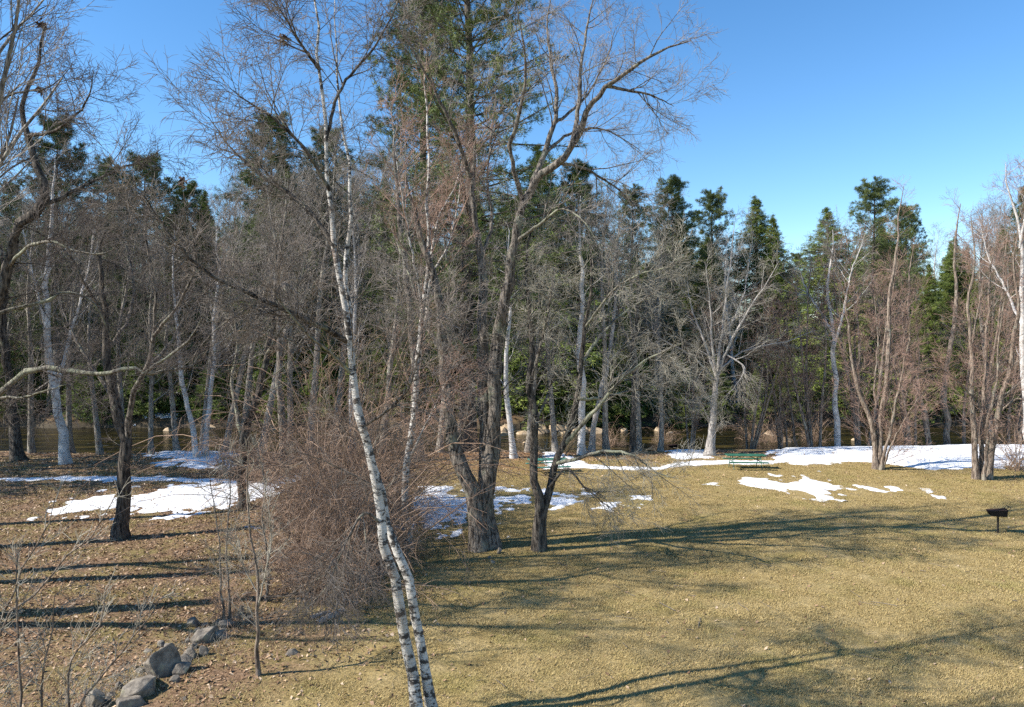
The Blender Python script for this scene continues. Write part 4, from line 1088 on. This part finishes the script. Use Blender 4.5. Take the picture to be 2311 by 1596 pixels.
for lb, d0, pts in [
    ('long shoot slanting up from the bottom left corner', 11.5, [(-60, 1700), (0, 1425), (90, 1330), (160, 1250), (225, 1185), (270, 1110)]),
    ('second slanting shoot at the bottom left', 11.8, [(120, 1700), (180, 1590), (260, 1490), (330, 1400), (362, 1350)]),
    ('upright dark shoot nearest the bottom left corner', 11.2, [(45, 1720), (45, 1596), (42, 1480), (38, 1360), (40, 1250)]),
    ('upright shoot right of the darkest one at bottom left', 11.4, [(90, 1715), (92, 1596), (100, 1500), (118, 1410), (124, 1340)]),
    ('thin forked shoot in front of the left rocks', 11.9, [(140, 1700), (155, 1560), (165, 1480), (220, 1420), (240, 1340)]),
    ('bent shoot at the far left edge', 11.0, [(-70, 1730), (-20, 1480), (20, 1360), (60, 1270), (105, 1190), (130, 1120)]),
]:
    ln = [dict(ground=1, r=(0.022, 0.006), p=pts)]
    b0 = P(pts[0][0], pts[0][1], d0)
    sapling(lb, d0, ln)

# brown brush mound at the right edge
def mound():
    g = G(2300, 1022)
    root = thing('brush_pile', 'low rust brown leafy brush pile at the right edge of the bank', 'brush pile', g)
    geo = Geo()
    n = 2600
    a = rng.uniform(0, 6.283, n); rr = np.sqrt(rng.random(n))
    x = rr * np.cos(a) * 3.0; y = rr * np.sin(a) * 1.5
    z = 0.75 * (1 - rr ** 2) * rng.uniform(0.3, 1.0, n) - 0.05
    d = rng.normal(size=(n, 3)); d[:, 2] = np.abs(d[:, 2]) + 0.2; d /= np.linalg.norm(d, axis=1, keepdims=True)
    needles(geo, np.stack([x, y, z], 1), d, 4, 0.22, 0.06, 0.7)
    link('leaves', geo.mesh('leaves', False), plain('brush_leaf', (0.26, 0.12, 0.05), 0.8, 0.35, 4), root)
    S = np.zeros((60, 5, 3)); a = rng.uniform(0, 6.283, 60)
    for k in range(5):
        S[:, k] = np.stack([np.cos(a) * (0.3 + 0.6 * k), np.sin(a) * (0.15 + 0.3 * k), 0.05 + 0.22 * k * rng.uniform(0.5, 1.1, 60)], 1)
    g2 = Geo(); g2.tubes(S, np.full((60, 5), 0.012), 3)
    link('stems', g2.mesh('stems'), M['twig_red'], root)
mound()

# ================================================================== ROCKS
def rock_mesh(seed, size, angular=True, cut=None):
    r = random.Random(seed)
    bm = bmesh.new()
    for _ in range(16 if angular else 46):
        v = Vector((r.gauss(0, 1), r.gauss(0, 1), r.gauss(0, 1))).normalized()
        v = Vector((v.x * size[0], v.y * size[1], v.z * size[2])) * r.uniform(0.85, 1.05)
        bm.verts.new(v)
    res = bmesh.ops.convex_hull(bm, input=bm.verts)
    bmesh.ops.delete(bm, geom=[e for e in res['geom_interior'] if isinstance(e, bmesh.types.BMVert)], context='VERTS')
    if cut:
        n = Vector(cut).normalized()
        bmesh.ops.bisect_plane(bm, geom=bm.verts[:] + bm.edges[:] + bm.faces[:], plane_co=n * min(size) * 0.35, plane_no=n, clear_outer=True)
        bmesh.ops.holes_fill(bm, edges=[e for e in bm.edges if e.is_boundary], sides=0)
    bmesh.ops.bevel(bm, geom=bm.edges[:], offset=min(size) * 0.09, segments=2, affect='EDGES', profile=0.6)
    bmesh.ops.triangulate(bm, faces=bm.faces[:])
    for v in bm.verts:
        n = fbm(np.array([v.co.x * 3 + seed]), np.array([v.co.y * 3 + v.co.z * 2]), seed, 3)[0]
        v.co += v.co.normalized() * float(n) * 0.2 * min(size)
    me = bpy.data.meshes.new('rock'); bm.to_mesh(me); bm.free()
    for p in me.polygons: p.use_smooth = not angular
    return me
def rock(px, py, w, hgt, label, mat='rock_grey', seed=1, angular=True, group=None, name='rock', depth=None, z=None, cut=None):
    g = G(px, py)
    o = link(name, rock_mesh(seed, (w / 2, (depth or w * 0.75) / 2, hgt * 0.6), angular, cut), M[mat], None)
    zz = g[2] if z is None else z
    o.location = (g[0], g[1] + w * 0.3, zz + hgt * 0.2)
    o.rotation_euler = (random.uniform(-.15, .15), random.uniform(-.15, .15), random.uniform(0, 6.28))
    if cut: o.rotation_euler = (0, 0, 0)
    return tag(o, label, 'rock', group)
for k, (px, py, w, h, lb) in enumerate([
    (355, 1535, 0.72, 0.62, 'dark angular boulder, its shaded face towards the viewer, among the lawn rocks'),
    (300, 1580, 0.95, 0.34, 'broad flat pale rock below the dark angular boulder'),
    (458, 1455, 0.62, 0.45, 'largest pale rock near the upper end of the rock row'),
    (432, 1418, 0.34, 0.3, 'pale rock behind the largest pale rock'),
    (492, 1445, 0.36, 0.25, 'flat rock right of the largest pale rock'),
    (505, 1420, 0.42, 0.22, 'flat slab at the upper right end of the rock row'),
    (540, 1392, 0.26, 0.32, 'small mossy upright rock beneath the saplings'),
    (405, 1525, 0.50, 0.24, 'low brown rock right of the dark boulder'),
    (392, 1545, 0.22, 0.2, 'small dark rock tucked beside the dark boulder'),
    (410, 1500, 0.42, 0.18, 'thin snow flecked rock above the low brown rock'),
    (425, 1487, 0.30, 0.22, 'mossy rock in the middle of the row'),
    (455, 1482, 0.24, 0.24, 'small upright rock under the largest pale rock'),
    (375, 1470, 0.28, 0.16, 'small flat rock left of the mossy rock'),
    (360, 1462, 0.20, 0.16, 'leftmost small rock of the upper row'),
    (205, 1600, 0.42, 0.42, 'upright pale rock at the bottom edge'),
    (285, 1605, 0.5, 0.3, 'dark rock at the bottom edge under the flat rock'),
    (335, 1570, 0.24, 0.26, 'dark stone wedged between flat rock and dark boulder'),
    (170, 1600, 0.14, 0.1, 'tiny white stone at the bottom left'),
    (597, 1310, 0.34, 0.22, 'pale rock at the left foot of the thicket'),
    (640, 1225, 0.4, 0.16, 'flat rock at the upper left of the thicket'),
    (655, 1480, 0.30, 0.12, 'half buried pale rock on the leaf litter'),
    (1104, 1262, 0.16, 0.14, 'round stone below the big triple tree'),
    (1112, 1272, 0.17, 0.14, 'second round stone below the big triple tree'),
    (1127, 1250, 0.22, 0.26, 'mossy stone at the right foot of the big triple tree'),
    (555, 1345, 0.3, 0.08, 'thin flat stone at the end of the tree shadow'),
    (2228, 1198, 0.09, 0.05, 'tiny white stone left of the park grill'),
]):
    rock(px, py, w * 1.2, h * (1.5 if k == 0 else 1.15), lb, seed=100 + k, angular=True, cut={0: (0.62, -0.72, 0.22), 2: (0.8, -0.5, 0.1), 8: (0.7, -0.7, 0.1), 15: (0.5, -0.8, 0.2), 16: (0.6, -0.75, 0.1)}.get(k))
for k in range(34):
    t = random.random()
    px, py = 190 + 360 * t + random.gauss(0, 26), 1598 - 205 * t + random.gauss(0, 14)
    rock(px, py, random.uniform(0.12, 0.3), random.uniform(0.08, 0.2), 'small stone scattered among the larger rocks of the lawn row', 'rock_grey', 700 + k, True, 'small stones of the lawn rock row', 'stone')
for px, py, w, h, lb in [(1775, 1012, 1.5, 1.15, 'big pale upright boulder at the water edge'), (1935, 1006, 1.3, 0.8, 'rounded tan boulder at the water edge left of the many stemmed tree')]:
    rock(px, py, w, h, lb, 'rock_tan', seed=int(px), angular=False)
def wrock(px, py, w, h, lb, seed, group=None):
    u = (px - 1155.5) / FPX
    v = (798 - py) / FPX
    t = (WATER_Z - CAM_H) / (v * CP - SP)
    x, y = u * t, t * (CP + v * SP)
    o = link('boulder', rock_mesh(seed, (w * 0.6, w * 0.42, h * 0.6), True), M['rock_tan'])
    o.location = (x, y, WATER_Z + h * 0.02); o.rotation_euler = (0, 0, random.uniform(0, 6.28))
    tag(o, lb, 'boulder', group)
for px, py, w, h, lb in [
    (378, 972, 0.95, 0.55, 'round tan boulder in the river left of the thin birches'), (394, 963, 0.8, 0.6, 'taller tan boulder just behind the round one'),
    (1735, 982, 1.3, 0.5, 'flat orange boulder in the river right of the pale tree'), (1485, 972, 1.2, 0.55, 'orange boulder in the river above the far grill'), (1510, 978, 0.8, 0.35, 'smaller orange boulder beside it'),
    (1180, 980, 1.1, 0.7, 'pointed yellow boulder between the two centre trees'), (1185, 1003, 0.6, 0.4, 'yellow boulder close to the near bank'),
    (610, 970, 1.0, 0.8, 'tan boulder behind the forked tree'), (475, 966, 1.6, 0.7, 'long orange boulder right of the thin birches'), (505, 958, 1.2, 0.6, 'brown boulder above the long orange one')]:
    wrock(px, py, w, h, lb, int(px) + int(py))
for k in range(44):
    px = random.choice([random.uniform(1120, 1430), random.uniform(1120, 1320), random.uniform(1640, 1830), random.uniform(2120, 2260)])
    py = random.uniform(950, 982) if px < 1500 else random.uniform(944, 953)
    wrock(px, py, random.uniform(0.7, 2.0), random.uniform(0.5, 1.0), 'tan boulder in the row along the far edge of the river', 400 + k, 'tan boulders along the far water edge')
for k in range(26):
    px, py = random.uniform(180, 420), random.uniform(1020, 1046)
    rock(px, py, random.uniform(0.2, 0.55), random.uniform(0.1, 0.22), 'grey cobble on the left river bank', 'rock_grey', 500 + k, False, 'cobbles on the left river bank', 'cobble')

# ================================================================== BUILT THINGS
def boxm(bm, size, loc, rot=(0, 0, 0), bev=0.006):
    m = Matrix.Translation(loc) @ Matrix.Rotation(rot[2], 4, 'Z') @ Matrix.Rotation(rot[1], 4, 'Y') @ Matrix.Rotation(rot[0], 4, 'X') @ Matrix.Diagonal((size[0], size[1], size[2], 1))
    r = bmesh.ops.create_cube(bm, size=1.0, matrix=m)
    if bev:
        es = list({e for v in r['verts'] for e in v.link_edges})
        bmesh.ops.bevel(bm, geom=es, offset=bev, segments=1, affect='EDGES')
def box_part(name, size, loc, mat, parent, rot=(0, 0, 0), bev=0.006):
    bm = bmesh.new(); boxm(bm, size, (0, 0, 0), (0, 0, 0), bev)
    me = bpy.data.meshes.new(name); bm.to_mesh(me); bm.free()
    o = link(name, me, mat, parent, loc); o.rotation_euler = rot
    return o
def bar(name, pts, r, mat, parent, sides=8, n=None):
    p = np.array(pts, float)
    p = spline(p, n) if n else p
    g = Geo(); g.tubes(p[None], np.full((1, len(p)), r), sides)
    return link(name, g.mesh(name), mat, parent)
def picnic_table(label, loc, rz, mat):
    t = thing('picnic_table', label, 'picnic table', loc, 'green picnic tables on the bank')
    t.rotation_euler = (0, 0, rz)
    top = M[mat]
    for k in range(5):
        box_part('top_plank', (2.1, 0.138, 0.038), (0, -0.29 + 0.145 * k, 0.745), top, t)
    for s in (-1, 1):
        for k in (0, 1):
            box_part('bench_plank', (2.1, 0.135, 0.038), (0, s * (0.64 + 0.142 * k), 0.44), top, t)
    for x in (-0.75, 0.75):
        for s in (-1, 1):
            bar('leg', [(x, s * 0.22, 0.725), (x, s * 0.30, 0.60), (x, s * 0.62, -0.05)], 0.022, M['pipe'], t)
        bar('bench_support', [(x, -0.80, 0.412), (x, 0.80, 0.412)], 0.021, M['pipe'], t)
        bar('top_support', [(x, -0.34, 0.715), (x, 0.34, 0.715)], 0.021, M['pipe'], t)
        bar('brace', [(x, 0, 0.43), (x * 0.25, 0, 0.715)], 0.018, M['pipe'], t)
    return t
g = G(1690, 1062)
picnic_table('green picnic table on the right, before the pale spreading tree', (g[0], g[1] + 0.6, float(gz(g[0], g[1] + 0.6))), R(-3), 'table_green')
g = G(1238, 1072)
picnic_table('teal green picnic table half hidden behind the two stemmed tree', (g[0], g[1] + 0.6, float(gz(g[0], g[1] + 0.6))), R(12), 'table_teal')
def grill(label, loc, rz):
    t = thing('park_grill', label, 'grill', loc, 'park grills on posts')
    t.rotation_euler = (0, 0, rz)
    ir = M['iron']
    bar('post', [(0, 0, -0.2), (0, 0, 0.62)], 0.034, ir, t, 12)
    box_part('swivel_plate', (0.2, 0.2, 0.02), (0, 0, 0.628), ir, t)
    bm = bmesh.new()
    # fire box: wedge shaped tray, open front and top
    for pts in [[(-.26, -.20, .645), (.24, -.20, .645), (.24, .20, .645), (-.26, .20, .645)],
                [(.24, -.20, .645), (.24, .20, .645), (.27, .20, .90), (.27, -.20, .90)],
                [(-.26, .20, .645), (.24, .20, .645), (.27, .205, .90), (-.34, .205, .80)],
                [(-.26, -.20, .645), (.24, -.20, .645), (.27, -.205, .90), (-.34, -.205, .80)],
                [(-.26, -.20, .645), (-.26, .20, .645), (-.36, .20, .74), (-.36, -.20, .74)]]:
        f = bm.faces.new([bm.verts.new(p) for p in pts])
    bmesh.ops.solidify(bm, geom=bm.faces[:], thickness=0.012)
    me = bpy.data.meshes.new('fire_box'); bm.to_mesh(me); bm.free()
    link('fire_box', me, ir, t)
    gr = Geo()
    for k in range(9):
        y = -0.18 + 0.045 * k
        gr.tubes(np.array([[(-.34, y, .815), (.26, y, .885)]], float), np.full((1, 2), 0.008), 6)
    for x, z in ((-.33, .812), (.0, .848), (.25, .881)):
        gr.tubes(np.array([[(x, -.2, z), (x, .2, z)]], float), np.full((1, 2), 0.009), 6)
    go = link('grate', gr.mesh('grate'), M['rust'], t)
    for y in (-0.12, 0.12):
        a = np.linspace(0, math.pi, 8)
        bar('handle', np.stack([0.27 + 0.09 * np.sin(a), np.full(8, y), 0.88 + 0.07 - 0.07 * np.cos(a)], 1), 0.011, ir, go, 6)
    return t
g = G(2252, 1203)
grill('black charcoal grill on a post on the right lawn', g, R(-18))
g = G(1519, 1029)
grill('black charcoal grill on a post by the river, behind hanging twigs', g, R(10))

# fallen logs by the thicket
for (a, b, r, lb) in [((715, 1412), (775, 1382), 0.07, 'pale broken log lying below the thicket'), ((700, 1398), (745, 1385), 0.05, 'thinner broken log behind the pale one')]:
    p, q = G(*a), G(*b)
    t = thing('fallen_log', lb, 'log', p)
    S = spline(np.array([[0, 0, r * .8], (q - p) * 0.5 + [0, 0, r * 1.1], (q - p) + [0, 0, r * .9]]), 8)
    gg = Geo(); gg.tubes(S[None], np.full((1, 8), r) * np.linspace(1, .8, 8)[None], 10, 0.4)
    link('log', gg.mesh('log'), M['bark_pale'], t)

# dead leaf bunches still hanging on twigs
for px, py, d, s, lb in [(642, 84, 13.6, 0.13, 'dark dead leaf bunch on a twig left of the leaning birch top'), (95, 52, 18.8, 0.14, 'curled dead leaf bunch at the top left'),
                         (90, 200, 18.4, 0.13, 'small dead leaf bunch below the top left one'), (412, 406, 13.0, 0.11, 'dead leaf bunch in the gap of the left skyline')]:
    c = P(px, py, d)
    geo = Geo()
    dr = rng.normal(size=(14, 3)); dr[:, 2] = -np.abs(dr[:, 2]) - 0.6; dr /= np.linalg.norm(dr, axis=1, keepdims=True)
    needles(geo, np.zeros((14, 3)) + rng.normal(scale=s * 0.2, size=(14, 3)) * [0.6, 0.6, 1.6], dr, 3, s * 1.1, s * 0.45, 0.4)
    o = link('dead_leaf_bunch', geo.mesh('dead_leaf_bunch', False), M['dead_leaf'], None, c)
    tag(o, lb, 'leaf bunch')

# ================================================================== LEAF LITTER AND GRASS
def snow_depth(x, y):
    out = np.full(x.shape, -1.0)
    for poly, rag, seed, thick in SNOW:
        k = (x > poly[:, 0].min() - 1) & (x < poly[:, 0].max() + 1) & (y > poly[:, 1].min() - 1) & (y < poly[:, 1].max() + 1)
        if k.any(): out[k] = np.maximum(out[k], thick * np.clip(snow_m(x[k], y[k], poly, rag, seed) / 0.9, -0.6, 1))
    return out
def litter():
    n = 250000
    y = np.sqrt(rng.uniform(12.5 ** 2, 47 ** 2, n)); x = rng.uniform(-1, 1, n) * (y * 0.70 + 1)
    p = 1 / (1 + np.exp((x + 3.2 + 5 * fbm(x / 6, y / 6, 71, 3)) * 1.1))
    p = np.maximum(p, 0.03 + 0.75 * sstep(41, 46, y + 3 * fbm(x / 5, y / 5, 77, 2)))
    k = rng.random(n) < p * (0.45 + 0.9 * (fbm(x / 1.2, y / 1.2, 81, 3) + 0.5))
    x, y = x[k], y[k]
    sn = snow_depth(x, y)
    k = (sn < 0.01) | (rng.random(len(x)) < 0.10)
    x, y, sn = x[k], y[k], sn[k]; n = len(x)
    z = gz(x, y) + np.maximum(sn - 0.004, 0) + 0.012
    a = rng.uniform(0, 6.283, n); s = 0.018 + 0.045 * rng.random(n) ** 2
    tilt = rng.normal(scale=0.6, size=(n, 2))
    ux, uy = np.cos(a), np.sin(a)
    c = np.stack([x, y, z], 1)
    U = np.stack([ux, uy, tilt[:, 0]], 1) * s[:, None]; W = np.stack([-uy, ux, tilt[:, 1]], 1) * s[:, None] * 0.55
    up = np.array([0, 0, 1.0]) * (s * 0.35)[:, None]
    V = np.stack([c - U, c - W + up, c + U, c + W + up], 1)
    V[:, :, 2] = np.maximum(V[:, :, 2], (z - 0.006)[:, None])
    i = np.arange(n)[:, None] * 4
    t = np.concatenate([i + [0, 1, 2], i + [0, 2, 3]])
    o = link('leaf_litter', mk_mesh('leaf_litter', V.reshape(-1, 3), None, t, False), M['leaf_litter'])
    tag(o, 'fallen brown leaves strewn over the left lawn and banks', 'leaves', kind='stuff')
litter()
def grass():
    # one clump patch, scattered over the lawn as instances
    g = Geo(); n = 260
    x, y = rng.uniform(-.42, .42, n), rng.uniform(-.42, .42, n)
    a = rng.uniform(0, 6.283, n); h = rng.uniform(0.015, 0.045, n); w = rng.uniform(0.005, 0.009, n); l = rng.uniform(0.02, 0.07, n)
    b0 = np.stack([x - np.sin(a) * w, y + np.cos(a) * w, 0 * x - .005], 1); b1 = np.stack([x + np.sin(a) * w, y - np.cos(a) * w, 0 * x - .005], 1)
    tip = np.stack([x + np.cos(a) * l, y + np.sin(a) * l, h], 1)
    g.add(np.stack([b0, b1, tip], 1), None, np.arange(n * 3).reshape(-1, 3))
    patch = g.mesh('grass_patch', False); patch.materials.append(M['dry_grass'])
    po = bpy.data.objects.new('grass_patch', patch)
    m = 9000
    y = np.sqrt(rng.uniform(12.5 ** 2, 44 ** 2, m)); x = rng.uniform(-1, 1, m) * (y * 0.70 + 1)
    p = 1 / (1 + np.exp(-(x + 4.5 + 6 * fbm(x / 5, y / 5, 91, 3)) * 0.9))
    p = np.maximum(p, 0.25)
    k = rng.random(m) < p
    x, y = x[k], y[k]
    k = snow_depth(x, y) < 0.012
    x, y = x[k], y[k]
    pts = np.stack([x, y, gz(x, y)], 1)
    me = bpy.data.meshes.new('grass'); me.vertices.add(len(pts)); me.vertices.foreach_set('co', pts.astype(np.float32).ravel()); me.update()
    o = link('grass', me)
    tag(o, 'short dry straw coloured lawn grass', 'grass', kind='stuff')
    ng = bpy.data.node_groups.new('scatter_grass', 'GeometryNodeTree')
    ng.interface.new_socket('Geometry', in_out='INPUT', socket_type='NodeSocketGeometry')
    ng.interface.new_socket('Geometry', in_out='OUTPUT', socket_type='NodeSocketGeometry')
    gi, go = ng.nodes.new('NodeGroupInput'), ng.nodes.new('NodeGroupOutput')
    mp = ng.nodes.new('GeometryNodeMeshToPoints'); ip = ng.nodes.new('GeometryNodeInstanceOnPoints'); oi = ng.nodes.new('GeometryNodeObjectInfo')
    oi.inputs['Object'].default_value = po; oi.inputs['As Instance'].default_value = True
    rv = ng.nodes.new('FunctionNodeRandomValue'); rv.data_type = 'FLOAT_VECTOR'
    rv.inputs[0].default_value = (-0.03, -0.03, 0); rv.inputs[1].default_value = (0.03, 0.03, 6.283)
    ng.links.new(gi.outputs[0], mp.inputs['Mesh']); ng.links.new(mp.outputs[0], ip.inputs['Points'])
    ng.links.new(oi.outputs['Geometry'], ip.inputs['Instance']); ng.links.new(rv.outputs[0], ip.inputs['Rotation'])
    ng.links.new(ip.outputs[0], go.inputs[0])
    md = o.modifiers.new('scatter', 'NODES'); md.node_group = ng
grass()
def sticks():
    g = Geo(); n = 420
    y = np.sqrt(rng.uniform(13 ** 2, 44 ** 2, n)); x = rng.uniform(-1, 1, n) * y * 0.7
    a = rng.uniform(0, 6.283, n); L = 0.12 + 0.6 * rng.random(n) ** 2
    S = np.zeros((n, 4, 3))
    for k in range(4):
        S[:, k, 0] = x + np.cos(a) * L * k / 3 + rng.normal(scale=0.015, size=n); S[:, k, 1] = y + np.sin(a) * L * k / 3 + rng.normal(scale=0.015, size=n)
    S[:, :, 2] = gz(S[:, :, 0], S[:, :, 1]) + 0.02 + 0.03 * rng.random((n, 1))
    g.tubes(S, np.full((n, 4), 0.006) * rng.uniform(0.5, 1.6, (n, 1)), 4)
    tag(link('fallen_twigs', g.mesh('fallen_twigs'), M['twig_mid']), 'small fallen twigs littering the lawn', 'twigs', kind='stuff')
    g = Geo(); n = 900
    t = rng.random(n)
    b = np.array([G(190 + 380 * u, 1600 - 215 * u) for u in np.linspace(0, 1, 12)])
    f = t * 11; i = np.clip(f.astype(int), 0, 10); fr = (f - i)[:, None]
    p = b[i] * (1 - fr) + b[i + 1] * fr + rng.normal(scale=0.38, size=(n, 3)) * [1, 1, 0]
    p[:, 2] = gz(p[:, 0], p[:, 1]) - 0.01
    d = rng.normal(scale=0.45, size=(n, 3)); d[:, 2] = 1
    S = np.zeros((n, 4, 3)); S[:, 0] = p; L = rng.uniform(0.08, 0.38, n)
    for k in range(1, 4):
        d[:, :2] *= 1.35; dn = d / np.linalg.norm(d, axis=1, keepdims=True)
        S[:, k] = S[:, k - 1] + dn * (L / 3)[:, None]
    g.tubes(S, np.full((n, 4), 0.004) * np.linspace(1, 0.4, 4)[None], 3)
    tag(link('dry_weeds', g.mesh('dry_weeds'), M['twig_pale']), 'dry weed stalks growing between the lawn rocks', 'weeds', kind='stuff')
sticks()
tris = sum(sum(len(p.vertices) - 2 for p in me.polygons) if False else len(me.loops) - 2 * len(me.polygons) for me in bpy.data.meshes)
print('TRIANGLES', tris, 'OBJECTS', len(scene.objects))
